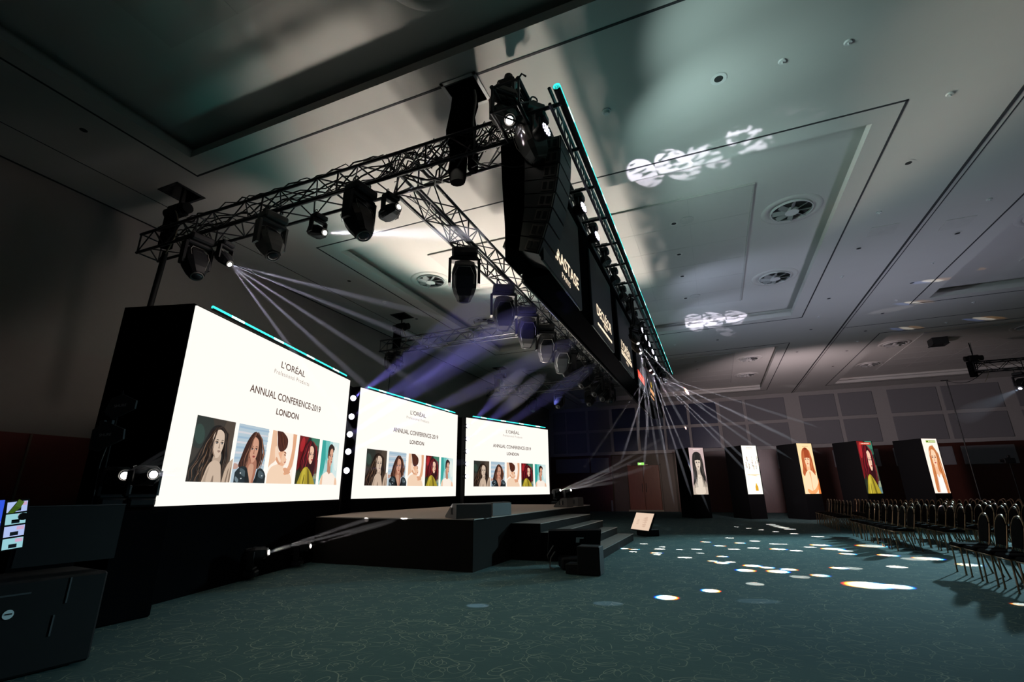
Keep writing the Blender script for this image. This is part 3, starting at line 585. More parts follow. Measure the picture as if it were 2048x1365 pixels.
TP3 += [('fbd8b0', [(.0, -.1), (.06, .24), (.24, .40), (.42, .46), (.60, .46), (.80, .38), (.98, .22), (1.02, -.1)], 1), ('e8a878', [(.46, .42), (.50, .30), (.50, .08), (.53, .08), (.54, .30), (.56, .42)], 1), ('f0a468', [(.20, .10), (.44, .06), (.70, .10), (.98, .22), (.98, .14), (.70, .02), (.40, -.02), (.18, .04)], 1), ('e07c3c', [(.86, .0), (1.1, .05), (1.1, .4), (.96, .25)], 1)] + [('9a5a34', [(.30 + k * .05, .935), (.335 + k * .05, .935), (.335 + k * .05, .943), (.30 + k * .05, .943)], 0) for k in range(8)]
TP4 = [(h, p, s) for h, p, s in red_haired()] + [('c8402c', [(.10, .925), (.86, .925), (.86, .975), (.10, .975)], 0)] + [('f6d8c8', [(.22 + k * .07, .942), (.26 + k * .07, .942), (.26 + k * .07, .958), (.22 + k * .07, .958)], 0) for k in range(8)]
TP5 = [('fdeee0', B_, 0), ('c47440', [(.52, .87), (.34, .82), (.26, .68), (.24, .50), (.20, .30), (.18, .04), (.36, .02), (.66, .0), (.92, -.1), (.94, .2), (.86, .44), (.82, .66), (.72, .82)], 1)]
TP5 += [('eab894', [(.40, .58), (.62, .56), (.64, .40), (.78, .32), (.36, .28), (.42, .42)], 1)] + face(.50, .635, .40, .30, 'f3cba8', 'c58a66', '4a2a1c', 'c2605a', 0.1)
TP5 += [('fdf3ec', [(.32, -.1), (.34, .24), (.42, .34), (.52, .28), (.64, .34), (.74, .24), (.78, -.1)], 1)]
TP5 += strands(41, 8, [(.46, .86), (.30, .72), (.26, .50), (.24, .28), (.20, .02)], [(.48, .86), (.34, .70), (.32, .50), (.38, .28), (.36, .02)], .018, ['a85a30', 'd88a50', '8a4424'], .002)
TP5 += strands(42, 9, [(.52, .86), (.66, .70), (.68, .50), (.70, .28), (.74, -.05)], [(.56, .88), (.80, .72), (.84, .50), (.90, .28), (.94, -.05)], .020, ['a85a30', 'e09454', '8a4424', 'f0a868'], .002)
TP5 += [('7d9c2c', [(.20, .925), (.82, .925), (.82, .965), (.20, .965)], 0)] + [('eef4c8', [(.36 + k * .055, .938), (.395 + k * .055, .938), (.395 + k * .055, .952), (.36 + k * .055, .952)], 0) for k in range(8)] + [('3c5a18', ell(.27, .945, .03, .012), 0)]

# ---------------------------------------------------------------- the three big LED walls
M_txt = emis('text_brown', (0.10, 0.05, 0.035), 1.0); M_txtl = emis('text_light_brown', (0.34, 0.24, 0.20), 1.0)
def led_wall(loc, ang, W, lab, depth, zb=1.25, zt=4.20, low=True):
    t = thing('led_wall', lab, 'screen', (loc[0], loc[1], 0), (0, 0, ang), 'conference screens behind the stage')
    mb = MB(); mb.box((W / 2, depth / 2 + .01, (zt + .03) / 2), (W + 0.04, depth, zt + .03))
    if low: mb.box((W / 2, -0.02, zb / 2 - .02), (W + .04, 0.05, zb - .04))
    mb.build('black_casing', M_blackcloth, t)
    MB().box((W / 2, -0.01, (zb + zt) / 2), (W, 0.03, zt - zb)).build('display', [M_screen], t)
    sx = W / 5.33; y = -0.03
    text('logo_text', "L'ORÉAL", 0.88 * sx, 0.13, M_txt, t, (2.763 * sx, y, 3.793), 0.008)
    text('caption_text', "Professional Products", 1.27 * sx, 0.085, M_txtl, t, (2.766 * sx, y, 3.64), 0.0, spacing=1.3)
    text('title_text', "ANNUAL CONFERENCE-2019", 2.49 * sx, 0.135, M_txt, t, (2.756 * sx, y, 3.152), 0.014)
    text('city_text', "LONDON", 0.79 * sx, 0.118, M_txt, t, (2.762 * sx, y, 2.872), 0.022)
    for P, (a, b) in zip(PICS, ((0.42, 1.29), (1.385, 2.225), (2.35, 3.18), (3.30, 4.12), (4.25, 5.06))):
        picture('picture', P, a * sx, 1.584, b * sx, 2.565, t, y=-0.030)
    return t
A1 = R(90 + 15.4)
led_wall((-7.15, 4.485), A1, 5.33, 'largest and nearest white conference screen with five portraits, its black box side showing', 1.2)
led_wall((-8.877, 10.455), R(90.4), 5.62, 'middle white conference screen between the two other big screens', 0.5)
led_wall((-8.888, 16.77), R(90 - 17.1), 5.51, 'farthest and smallest-looking of the three white conference screens', 0.5)

def led_strip(name, a, b, lab, n, r=0.028, grp='teal light strips on the screens', up=0.0):
    t = thing(name, lab, 'light', a); a = Vector(a); b = Vector(b); d = b - a
    mb = MB(); mb.tube((0, 0, -0.03), d + Vector((0, 0, -0.03)), r * 0.9, 6); mb.build('mounting_rail', M_black, t)
    for k in range(n):
        p, q = d * (k / n), d * ((k + 0.985) / n); m_ = p + (q - p) * 0.5
        MB().tube(p, p + (q - p) * .36, r, 8).build('led_tube', M_teal, t); MB().tube(p + (q - p) * .64, q, r, 8).build('led_tube', M_teal, t)
        MB().tube(p + (q - p) * .36, p + (q - p) * .64, r, 8).build('led_hot_spot', M_tealhot, t)
    return t
led_strip('led_strip', (-7.22, 4.80, 4.30), (-8.57, 9.50, 4.30), 'teal light strip on top of the nearest big screen', 4)
led_strip('led_strip', (-8.90, 10.80, 4.275), (-8.94, 15.95, 4.275), 'teal light strip on top of the middle big screen', 4)
led_strip('led_strip', (-8.78, 17.15, 4.29), (-7.32, 21.90, 4.29), 'teal light strip on top of the farthest big screen', 4)
for k, (p, q, h) in enumerate((((-9.0, 9.5), (-9.15, 10.6), 4.22), ((-9.15, 16.0), (-9.1, 16.9), 4.2))):
    v = Vector((q[0] - p[0], q[1] - p[1], 0)); c = Vector(((p[0] + q[0]) / 2, (p[1] + q[1]) / 2, h / 2))
    tag(MB().box(c, (v.length, 0.06, h), Matrix.Rotation(math.atan2(v.y, v.x), 3, 'Z')).build('masking_drape', M_blackcloth), ('nearer' if k == 0 else 'farther') + ' black drape filling the gap between two big screens', 'drape')
for k, yy in enumerate((22.6, 23.8)):
    pass
# ---------------------------------------------------------------- stage, steps, monitors
SE = -4.31
t = thing('stage', 'low black-skirted conference stage with brown carpet top', 'stage', (0, 0, 0))
top = [(-8.15, 8.55), (SE, 8.5), (SE, 17.6), (-5.2, 18.3), (-8.15, 18.1), (-8.78, 16.3), (-8.82, 10.5), (-8.45, 9.6)]
mb = MB(); n = len(top)
mb.add([(x, y, 0.91) for x, y in top], [tuple(range(n))], 0)
mb.build('stage_top', M_stage, t)
mb = MB(); mb.add([(x, y, 0.905) for x, y in top] + [(x, y, 0) for x, y in top], [(i, n + i, n + (i + 1) % n, (i + 1) % n) for i in range(n)], 0)
mb.build('stage_skirt', M_stagefront, t)
MB().box((SE + .005, 13.05, .902), (.02, 9.1, .02)).box(((SE - 8.15) / 2, 8.52, .902), (SE + 8.15, .02, .02), Matrix.Rotation(-0.013, 3, 'Z')).build('edge_strip', M_edge, t)
t = thing('stage_steps', 'four wide black steps leading down from the stage front', 'steps', (SE + 0.01, 0, 0))
for x1, z, y0, y1 in ((0.68, 0.73, 10.30, 14.75), (1.01, 0.55, 10.33, 14.92), (1.40, 0.365, 10.36, 15.03), (1.83, 0.18, 10.4, 15.17)):
    s_ = MB().box((x1 / 2, (y0 + y1) / 2, z / 2), (x1, y1 - y0, z)).build('step', M_stagefront, t)
    MB().box((x1 / 2, (y0 + y1) / 2, z + 0.003), (x1 - 0.01, y1 - y0 - .02, 0.006)).build('tread', mat('step_tread', (0.13, 0.11, 0.09), 0.9), s_)
    MB().box((x1 + 0.004, (y0 + y1) / 2, z + .002), (0.018, y1 - y0, 0.012)).build('nosing', M_edge, s_)

def wedge(x, y, rz, lab, w_=0.62, d_=0.5, h_=0.27, lit=False, z=.912):
    t = thing('stage_monitor_speaker', lab, 'speaker', (x, y, z), (0, 0, rz), 'wedge speakers along the stage front')
    # side profile in (depth, height): low at the front (grille, local -X faces performer)
    P = [(-d_ * .5, 0.03), (-d_ * .44, 0), (d_ * .5, 0), (d_ * .5, h_ * .93), (d_ * .42, h_), (d_ * .12, h_)]
    A = [(p[0], -w_ / 2, p[1]) for p in P]; B = [(p[0], w_ / 2, p[1]) for p in P]
    MB().loft([A, B], 0, True, True).build('cabinet', mat('wedge_paint', (0.045, 0.040, 0.036), 0.5), t)
    a, b = Vector((-d_ * .5, 0, 0.03)), Vector((d_ * .12, 0, h_)); nrm = Vector((-(b - a).z, 0, (b - a).x)).normalized()
    c = (a + b) / 2 + nrm * .004
    q = Matrix.Rotation(-math.atan2((b - a).z, (b - a).x), 3, 'Y')
    MB().box(c, ((b - a).length * .9, w_ * .92, .008), q).build('grille', mat('speaker_grille', (0.05, 0.045, 0.042), 0.5, 0.4), t)
    for s in (-1, 1):
        MB().box((d_ * .08, s * (w_ / 2 + .003), h_ * .5), (.15, .006, .13)).build('handle_recess', M_dark, t)
        MB().box((d_ * .08, s * (w_ / 2 + .012), h_ * .5), (.02, .012, .12)).build('handle', M_edge, t)
    return t
wedge(-4.66, 8.95, R(-40), 'stage wedge speaker at the near front corner of the stage, flat black back', 0.74, 0.62)
wedge(-4.58, 9.98, R(-16), 'stage wedge speaker just behind the near corner one, side handle lit', 0.62, 0.5)
wedge(-4.56, 15.2, R(-4), 'stage wedge speaker above the far end of the steps, handle side showing', 0.56, 0.45)
wedge(-4.56, 16.5, R(-4), 'stage wedge speaker at the far front corner of the stage', 0.56, 0.45)
tag(MB().path([(-4.4, 9.42, .925), (-4.5, 9.5, .93), (-4.7, 9.45, .925), (-4.75, 9.6, .925), (-4.6, 9.7, .925)], 0.012).build('stage_cable', M_greycable), 'short grey cable curled between the two near wedge speakers', 'cable')

def floor_monitor(loc, rz, lab, lit, boxh=0.62):
    t = thing('confidence_monitor', lab, 'monitor', loc, (0, 0, rz), 'tilted screens on the floor facing the stage')
    # local: screen faces -X... tilted back, panel wide along Y
    q = Matrix.Rotation(R(28), 3, 'Y')
    MB().box((0.06, 0, .42), (0.06, 1.02, .60), q).build('monitor_shell', M_black, t)
    f = MB().box((0.06 - .034 * math.cos(R(28)), 0, .42 + .034 * math.sin(R(28))), (0.006, .98, .56), q)
    f.build('monitor_screen', emis('monitor_slide', (0.95, 0.70, 0.52), 0.85) if lit else M_dark, t)
    if lit:
        mb = MB(); r = random.Random(3)
        for k in range(16):
            v0 = -.18 + k * 0.022; wdt = r.uniform(.05, .28)
            c = Vector((0.06, 0, .42)) + q @ Vector((-.040, -.20 + wdt * .2, v0)); mb.box(c, (.003, wdt, .006), q)
        for k in range(6):
            c = Vector((0.06, 0, .42)) + q @ Vector((-.040, .22, .05 - .03 * k)); mb.box(c, (.003, .12, .005), q)
        mb.build('slide_text', emis('slide_text_tan', (0.55, 0.30, 0.20), 0.8), t)
    MB().bbox((.20, 0, .11), (.46, .62, .22), .03).build('floor_bracket', M_black, t)
    if not lit:
        cq = Vector((.06, 0, .42)); MB().box(cq + q @ Vector((.034, .06, .10)), (.004, .07, .11), q).box(cq + q @ Vector((.034, .13, .14)), (.004, .09, .028), q).build('sticker', mat('rating_label', (0.75, 0.8, 0.82), .6), t)
        MB().path([(.2, -.4, .3), (.32, -.5, .2), (.3, -.52, .05), (.4, -.45, .02)], .014).path([(.15, -.42, .4), (.3, -.56, .25), (.25, -.5, .02)], .012).build('power_cable', M_greycable, t)
    return t
# the near one is seen from behind, the far one shows its slide
floor_monitor((-2.75, 9.75, 0), R(-64), 'near tilted floor monitor seen from its black back, in front of the steps', False)
tag(MB().bbox((-2.24, 9.0, .24), (.40, .34, .46), .012).bbox((-2.55, 9.02, .09), (.24, .3, .16), .01).build('flight_case', M_black), 'upright black case standing on the carpet before the near floor monitor', 'case')
m2 = floor_monitor((-2.42, 16.7, 0), R(42), 'far tilted floor monitor showing a pale slide, beyond the steps', True)

# ---------------------------------------------------------------- moving heads and other lamps
def head_meshes(s):
    """meshes for a hanging moving head; pivot at z=-0.60*s"""
    return s
PROTO = {}
def moving_head(loc, aim, s, lab, lit=0, m=None, group=None, up=False, slim=False, lens=True):
    """loc = clamp point; aim = direction vector of the lens; up = standing on the floor"""
    m = m or M_head; g = -1 if not up else 1
    aim = Vector(aim).normalized(); pan = math.atan2(-aim.x, aim.y) if (abs(aim.x) + abs(aim.y)) > 1e-3 else 0
    t = thing('moving_head', lab, 'stage light', loc, (0, 0, pan), group)
    piv = 0.58 * s
    MB().bbox((0, 0, g * .13 * s), (.40 * s, .30 * s, .14 * s), .03 * s).build('base', m, t)
    if not up:
        for sx in (-1, 1):
            mb = MB().box((sx * .12 * s, 0, -.035 * s), (.03 * s, .06 * s, .07 * s))
            mb.path([(sx * .12 * s, .05 * s * math.cos(a), .02 * s + .05 * s * math.sin(a)) for a in (PI * k / 6 - .3 for k in range(8))], .012 * s)
            mb.build('clamp', M_truss, t)
    mb = MB().bbox((0, 0, g * .235 * s), (.44 * s, .17 * s, .07 * s), .02 * s)
    for sx in (-1, 1):
        P = [(sx * .205 * s, -.085 * s, g * .24 * s), (sx * .205 * s, .085 * s, g * .24 * s), (sx * .205 * s, .075 * s, g * .66 * s), (sx * .205 * s, -.075 * s, g * .66 * s)]
        Q = [(sx * .245 * s, p[1] * .9, p[2]) for p in P]
        mb.loft([P, Q], 0, True, True)
    mb.build('yoke', m, t)
    horiz = math.hypot(aim.x, aim.y)
    h = bpy.data.objects.new('x', None)
    # head body along local -Z (aim); octagonal section, faceted tail
    def ring(z, rx, ry, n=12, ch=.85):
        return [(rx * max(-ch, min(ch, math.cos(2 * PI * i / n) * 1.08)) / ch, ry * max(-ch, min(ch, math.sin(2 * PI * i / n) * 1.08)) / ch, z) for i in range(n)]
    k = .8 if slim else 1.0
    rings = [ring(z * s, rx * s * k, ry * s * k) for z, rx, ry in ((.30, .09, .07), (.275, .145, .12), (.12, .188, .165), (-.08, .188, .165), (-.20, .155, .145), (-.30, .110, .110), (-.325, .105, .105))]
    hb = MB().loft(rings, 0, True, True).build('head', m, t, loc=(0, 0, g * piv))
    ang = math.atan2(horiz, -aim.z)
    hb.rotation_euler = (ang, 0, 0)
    mb = MB(); zz = [(-.15, .168), (.10, .170), (.25, .125)]
    for sy in (-1, 1):
        pts = [(-.07 * s * k, sy * .135 * s * k, -.27 * s), (-.15 * s * k, sy * .168 * s * k, .0 * s), (-.15 * s * k, sy * .165 * s * k, .14 * s), (-.09 * s * k, sy * .142 * s * k, .26 * s), (.09 * s * k, sy * .142 * s * k, .26 * s), (.15 * s * k, sy * .165 * s * k, .14 * s), (.15 * s * k, sy * .168 * s * k, .0 * s)]
        mb.path(pts, .004 * s, 4)
    mb.build('edge_glint', M_glint_bar, hb)  # reflections along the housing edges, drawn as pale lines
    n = 20; r0 = .10 * s * k
    MB().loft([[(r * math.cos(2 * PI * i / n), r * math.sin(2 * PI * i / n), z * s) for i in range(n)] for r, z in ((r0, -.32), (r0 * 1.05, -.345), (r0 * .88, -.35), (r0 * .8, -.335))], 0, smooth=True).build('lens_ring', M_headgrey, hb)
    L = MB()
    rings = [[(r0 * .86 * math.cos(a) * math.cos(2 * PI * i / n), r0 * .86 * math.cos(a) * math.sin(2 * PI * i / n), -.335 * s - .03 * s * math.sin(a)) for i in range(n)] for a in (0, .4, .8, 1.2, 1.5)]
    L.loft(rings, 0, False, True, True).build('lens', M_glass, hb)
    if lit: MB().disc((.01 * s, -.01 * s, -.372 * s), (0, 0, -1), r0 * .62, 16).build('lamp_glow', {1: M_lit, 2: M_litviolet}[lit], hb)
    mb = MB()
    for q in range(5): mb.box((0, .158 * s * k, (.16 - q * .022) * s), (.14 * s, .006 * s, .006 * s))
    mb.build('vent_slots', M_dark, hb)
    c = Vector(loc) + Vector((0, 0, g * piv)); return t, c + aim * (.37 * s)

BEAMS = []; BN = {}
def beam(parent, name, org, tgt, r0, r1, power, color, dens, L=None, extra=1.0):
    """a shaft of light: a narrow lamp plus the lit haze it crosses"""
    o = Vector(org); v = Vector(tgt) - o; ln = L or v.length; v.normalize()
    M = v.to_track_quat('Z', 'Y').to_matrix().to_4x4(); M.translation = o
    n = 14; rings = []
    for k in range(15):
        f = k / 14; rr_ = (r0 + (r1 - r0) * f) * 1.05 * (1 if f < .55 else math.sqrt(max(.0004, 1 - ((f - .55) / .45) ** 2)))
        rings.append([(rr_ * math.cos(2 * PI * i / n), rr_ * math.sin(2 * PI * i / n), .02 + f * (ln - .02)) for i in range(n)])
    mb = MB().loft(rings, 0, True, True, True)
    b = mb.build('haze', haze(f'haze_{dens}', dens)); b.matrix_world = M
    # lamp sits a little behind so that its cone opens from r0 to r1
    back = r0 * ln / max(1e-3, (r1 - r0)) if r1 > r0 else ln
    back = min(back, 0.02 + back) if back < .3 else .25
    d = bpy.data.lights.new('beam_lamp', 'SPOT'); d.energy = power; d.color = color; d.shadow_soft_size = min(r0 * .8, .03)
    d.spot_size = 2 * math.atan(r1 / ln) * 1.0; d.spot_blend = 0.25
    q = bpy.data.objects.new('beam_lamp', d); C.objects.link(q); q.location = o + v * 0.025; q.rotation_euler = v.to_track_quat('-Z', 'Y').to_euler()
    BEAMS.append(b); b['kind'] = 'stuff'; b['category'] = 'haze'
    src = parent['label'] if parent else 'lamp'; BN[src] = BN.get(src, 0) + 1
    b['label'] = 'lit haze shaft from the ' + ' '.join(src.replace('lit moving head', 'lamp').replace('upright column of five violet-white lamps', 'violet lamp column').split(',')[0].split()[:11])
    if BN[src] > 1: b['group'] = 'beams of the ' + src.split(',')[0]
    return b

# ---------------------------------------------------------------- trusses
def truss(name, p0, p1, w_, h_, lab, m, grp=None, bay=0.42, rc=.028, rl=.0125, cat='truss'):
    """box truss; p0/p1 on the centre line of the BOTTOM face"""
    p0 = Vector(p0); p1 = Vector(p1); d = (p1 - p0); L = d.length; d.normalize(); sd = Vector((d.y, -d.x, 0)); up = Vector((0, 0, 1))
    t = thing(name, lab, cat, p0, (0, 0, 0), grp)
    c = {}
    for a in (-1, 1):
        for b in (0, 1):
            o = sd * (a * w_ / 2) + up * (b * h_)
            c[(a, b)] = o; MB().tube(o, o + d * L, rc, 8).build('chord', m, t)
    nb = max(1, round(L / bay)); bl = L / nb
    for (u, v) in (((-1, 0), (1, 0)), ((-1, 1), (1, 1)), ((-1, 0), (-1, 1)), ((1, 0), (1, 1))):
        mb = MB()
        for i in range(nb):
            a, b = (c[u], c[v]) if i % 2 == 0 else (c[v], c[u])
            mb.tube(a + d * (i * bl), b + d * ((i + 1) * bl), rl, 5, cap=False)
            if i % 4 == 0: mb.tube(a + d * (i * bl + .02), b + d * (i * bl + .02), rl * 1.3, 5, cap=False)
            if bay > .4: mb.tube(b + d * (i * bl), a + d * ((i + .5) * bl), rl * .8, 5, cap=False) if False else None
        mb.build('lattice', m, t)
    return t
TB, TH = 5.92, 0.40
truss('lighting_truss', (-9.95, 5.12, TB), (-1.75, 5.12, TB), .40, TH, 'black box truss running across the top left with beams shooting from it', M_blacktruss, 'black trusses of the rig')
truss('lighting_truss', (-3.95, 5.3, TB), (-3.95, 20.9, TB), .40, TH, 'long black truss receding over the stage, hung with big dark lamps', M_blacktruss, 'black trusses of the rig')
truss('lighting_truss', (-10.1, 12.85, 5.98), (-4.2, 12.85, 5.98), .38, .38, 'grey cross truss over the middle screen, its underside bright', M_truss)
truss('lighting_truss', (-9.95, 21.0, 5.86), (-2.1, 21.0, 5.86), .38, .38, 'far cross truss over the third screen, veiled in blue haze', M_truss)
truss('lighting_truss', (-1.86, 4.35, TB), (-1.86, 20.7, TB), .36, TH, 'black truss carrying the overhead logo screens', M_blacktruss, 'black trusses of the rig')
truss('lighting_truss', (10.35, 25.1, 5.95), (17.0, 25.1, 5.95), .38, .38, 'black truss entering at the right edge over the chairs', M_blacktruss)

def cables(name, a, b, lab, n, spread, seed, r=.012, sag=.1):
    t = thing(name, lab, 'cable', a, group='loose cables along the trusses'); a = Vector(a); b = Vector(b); rr = random.Random(seed)
    for k in range(n):
        P = []; m_ = 28
        ox, oz = rr.uniform(-spread, spread), rr.uniform(-.03, .10)
        for i in range(m_ + 1):
            p = (b - a) * (i / m_)
            P.append(p + Vector((rr.uniform(-.04, .04) + ox * abs((b - a).normalized().y), rr.uniform(-.04, .04) + ox * abs((b - a).normalized().x), oz + rr.uniform(-.05, .05) * (1 + sag * 4))))
        MB().path(P, r * rr.uniform(.7, 1.5), 5).build('cable', M_cable, t)
    return t
cables('cable_bundle', (-9.6, 5.12, TB + TH + .03), (-4.2, 5.12, TB + TH + .03), 'black cables lying along the near cross truss', 6, .15, 1)
cables('cable_bundle', (-4.2, 5.12, TB + TH - .08), (-1.9, 5.12, TB + TH - .05), 'tangled cables where the near cross truss meets the logo screens', 12, .18, 2, .010, .5)
cables('cable_bundle', (-1.86, 4.6, TB + TH), (-1.86, 20.4, TB + TH), 'messy cables on the truss above the logo screens', 12, .16, 3, .012, .5)
cables('cable_bundle', (-3.95, 5.4, TB + .05), (-3.95, 20.5, TB + .05), 'cables inside the long truss over the stage', 4, .12, 4, .010)
t = thing('loop_cable', 'grey flexible conduit hanging in loops at the truss junction', 'cable', (-3.4, 5.1, 6))
rr = random.Random(11)
for k in range(5):
    x0 = rr.uniform(-.6, .3); P = [(x0 + .12 * i + rr.uniform(-.03, .03), rr.uniform(-.15, .15), .1 - .35 * math.sin(PI * i / 8) + rr.uniform(-.02, .02)) for i in range(9)]
    MB().path(P, .014, 6).build('conduit', M_greycable, t)
tag(MB().path([(-2.62 + .02 * math.sin(i), 5.0, 7.1 - i * .12) for i in range(11)] + [(-2.5, 4.95, 5.72), (-2.35, 4.93, 5.62)], .016).build('flex_conduit', M_greycable), 'grey conduit dangling from the bagged hoist hatch', 'cable')
tag(MB().path([(-2.65 + i * .1, 5.0, 5.74 - .02 * i + .06 * math.sin(i * .7)) for i in range(9)], .006).build('thin_cable', M_cable), 'thin cable slung below the truss toward the line array', 'cable')

def hoist(x, y, ztop, lab, bag=False, back=0.28, loop=True):
    t = thing('chain_hoist', lab, 'hoist', (x, y, ztop))
    MB().tube((0, 0, 0), (0, 0, -.55), .02, 6).tube((.05, 0, 0), (.02, 0, -.5), .008, 5).build('chain', M_black, t)
    mb = MB().bbox((0, 0, -.68), (.42, .24, .26), .06); mb.tube((-.30, 0, -.68), (.30, 0, -.68), .11, 14); mb.build('motor_body', M_black, t)
    MB().tube((.06, 0, -.80), (.02, 0, -1.2), .015, 6).build('lower_chain', M_black, t)
    MB().loft([[(-.15 + .14 * math.cos(a), .12 * math.sin(a), z) for a in (2 * PI * i / 10 for i in range(10))] for z in (-.82, -1.45)], 0, True, True).build('chain_bag', M_blackcloth, t)
    if loop:
        P = [(.1 + .20 * math.sin(PI * i / 10), -.1, -.75 - .095 * i) for i in range(11)]
        MB().path(P, .012, 6).build('control_cable', mat('tan_cable', (0.22, 0.18, 0.12), 0.6), t)
    return t
hoist(-9.32, 5.13, 7.5, 'chain hoist and cable coils at the near left truss end')
hoist(-9.4, 12.85, 7.5, 'chain hoist lifting the middle grey cross truss')
hoist(-9.3, 21.0, 7.5, 'chain hoist lifting the far cross truss, blue with haze')
hoist(10.5, 25.1, 7.2, 'chain hoist over the truss at the right edge')
t = thing('bagged_hoist', 'big black cloth-wrapped hoist hanging from the open hatch above the truss', 'hoist', (-2.82, 5.1, 7.5))
rr = random.Random(2); rings = []
for z, rx, ry, ox in ((-.05, .05, .05, .05), (-.22, .08, .08, .02), (-.34, .20, .16, -.02), (-.55, .22, .18, -.03), (-.72, .20, .17, -.05), (-.95, .24, .18, -.06), (-1.15, .24, .18, -.06)):
    rings.append([(ox + rx * math.cos(a) * rr.uniform(.92, 1.08), ry * math.sin(a) * rr.uniform(.92, 1.08), z) for a in (2 * PI * i / 14 for i in range(14))])
MB().loft(rings, 0, True, True, True).build('cloth_cover', M_blackcloth, t)
MB().loft([[(-.10 + rx * math.cos(a), ry * math.sin(a), z) for a in (2 * PI * i / 12 for i in range(12))] for z, rx, ry in ((-.62, .12, .10), (-.9, .15, .12), (-1.75, .13, .11), (-1.86, .11, .09))], 0, True, True, True).build('chain_sack', M_blackcloth, t)
MB().bbox((.14, 0, -1.5), (.12, .16, .5), .03).build('side_pouch', M_blackcloth, t)
MB().path([(.0, 0, .05), (.06, 0, -.08), (.0, 0, -.2)], .02).build('hook', M_white, t)

# black pole from the near left hoist down behind the screen box
tag(MB().tube((-9.36, 5.1, 5.9), (-9.5, 5.1, 4.0), .05, 10).build('support_pole', M_black), 'black pole dropping from the near truss end behind the screen box', 'pole')
tag(MB().tube((-9.72, 12.85, 5.5), (-9.78, 12.85, 4.0), .012, 6).build('thin_drop_line', M_black), 'thin drop line hanging behind the middle screen', 'cable')

# ---------------------------------------------------------------- overhead logo screens on their black drape
hd = thing('header_drape', 'long black fascia hanging under the truss behind the logo screens', 'drape', (0, 0, 0))
MB().box((-1.90, 12.8, 5.03), (.40, 14.55, 1.76)).build('fascia', M_blackcloth, hd)
MB().box((-2.115, 12.8, 5.0), (.02, 14.5, 1.7)).build('rear_cloth', M_blackcloth, hd)
MB().tube((-2.12, 5.55, 4.14), (-2.12, 20.0, 4.14), .022, 8).build('hem_pipe', M_black, hd)
M_lp = mat('logo_screen_face', (0.010, 0.017, 0.021), 0.5, spec=0.2)
def logo_screen(y0, y1, lab, fn):
    t = thing('logo_screen', lab, 'screen', (-1.665, y0, 4.13), (0, 0, PI / 2), 'logo screens on the overhead fascia')
    W, Hh = y1 - y0, 1.5
    MB().bbox((W / 2, .0, Hh / 2), (W, .04, Hh), .01).build('screen_panel', M_lp, t)
    fn(t, W); return t
LC = emis('logo_cream', (1.0, 0.80, 0.58), 1.25); LCd = emis('logo_cream_dim', (0.8, 0.55, 0.38), .9); LR = emis('logo_red', (1.0, 0.10, 0.055), .95); LY = emis('logo_yellow', (0.8, 0.50, 0.02), 1.0); LO = emis('logo_orange', (0.95, 0.48, 0.22), 1.0)
yl = -.026
def ph_line(t, name, W, x0, x1, z, h, m, n):
    mb = MB(); r = random.Random(int(z * 100) + n)
    x = x0; st = (x1 - x0) / n
    for k in range(n):
        mb.box((x + st * .45, yl, z), (st * r.uniform(.5, .8), .004, h * r.uniform(.7, 1)))
        x += st
    return mb.build(name, m, t)
def f1(t, W): text('logo_text', 'KÉRASTASE', 1.50, .20, LC, t, (.97, yl, .27), .014); text('caption_text', 'PARIS', .42, .085, LC, t, (1.0, yl, .10), .012, spacing=1.3)
def f2(t, W): text('logo_text', 'DECLÉOR', 1.34, .20, LC, t, (1.0, yl, .33), .02); text('caption_text', 'PARIS', .30, .06, LC, t, (1.05, yl, .245), .01); ph_line(t, 'tagline', W, .34, 1.63, .15, .055, LC, 34)
def f3(t, W):
    text('logo_text', "L'ORÉAL", 1.32, .20, LC, t, (.86, yl, .37), .014)
    MB().box((.88, yl, .275), (1.44, .004, .10)).build('logo_bar', LC, t)
    text('bar_text', 'PROFESSIONNEL', 1.3, .055, M_lp, t, (.88, yl - .006, .248), .01); text('caption_text', 'PARIS', .34, .06, LC, t, (.88, yl, .12), .01)
def f4(t, W): MB().box((.65, yl, .32), (1.25, .004, .22)).build('logo_plate', LR, t); ph_line(t, 'plate_lettering', W, .25, 1.05, .32, .07, emis('plate_light', (1, .6, .45), 1), 7)
def f5(t, W):
    mb = MB().disc((.42, yl, .58), (0, -1, 0), .07, 6); mb.disc((.56, yl, .55), (0, -1, 0), .06, 6); mb.disc((.48, yl, .66), (0, -1, 0), .05, 6); mb.build('emblem', LY, t)
    ph_line(t, 'logo_lettering', W, .0, 1.12, .36, .17, LO, 9); ph_line(t, 'tagline', W, .05, .95, .16, .05, LO, 12)
logo_screen(5.05, 6.95, 'overhead logo screen reading KERASTASE PARIS in cream letters', f1)
logo_screen(7.72, 9.62, 'overhead logo screen reading DECLEOR in cream letters', f2)
logo_screen(10.34, 12.24, "overhead logo screen reading L'OREAL above a cream bar", f3)
logo_screen(12.98, 14.88, 'overhead logo screen with a plain red plate', f4)
logo_screen(15.62, 17.52, 'overhead logo screen with a yellow emblem, farthest of the five', f5)

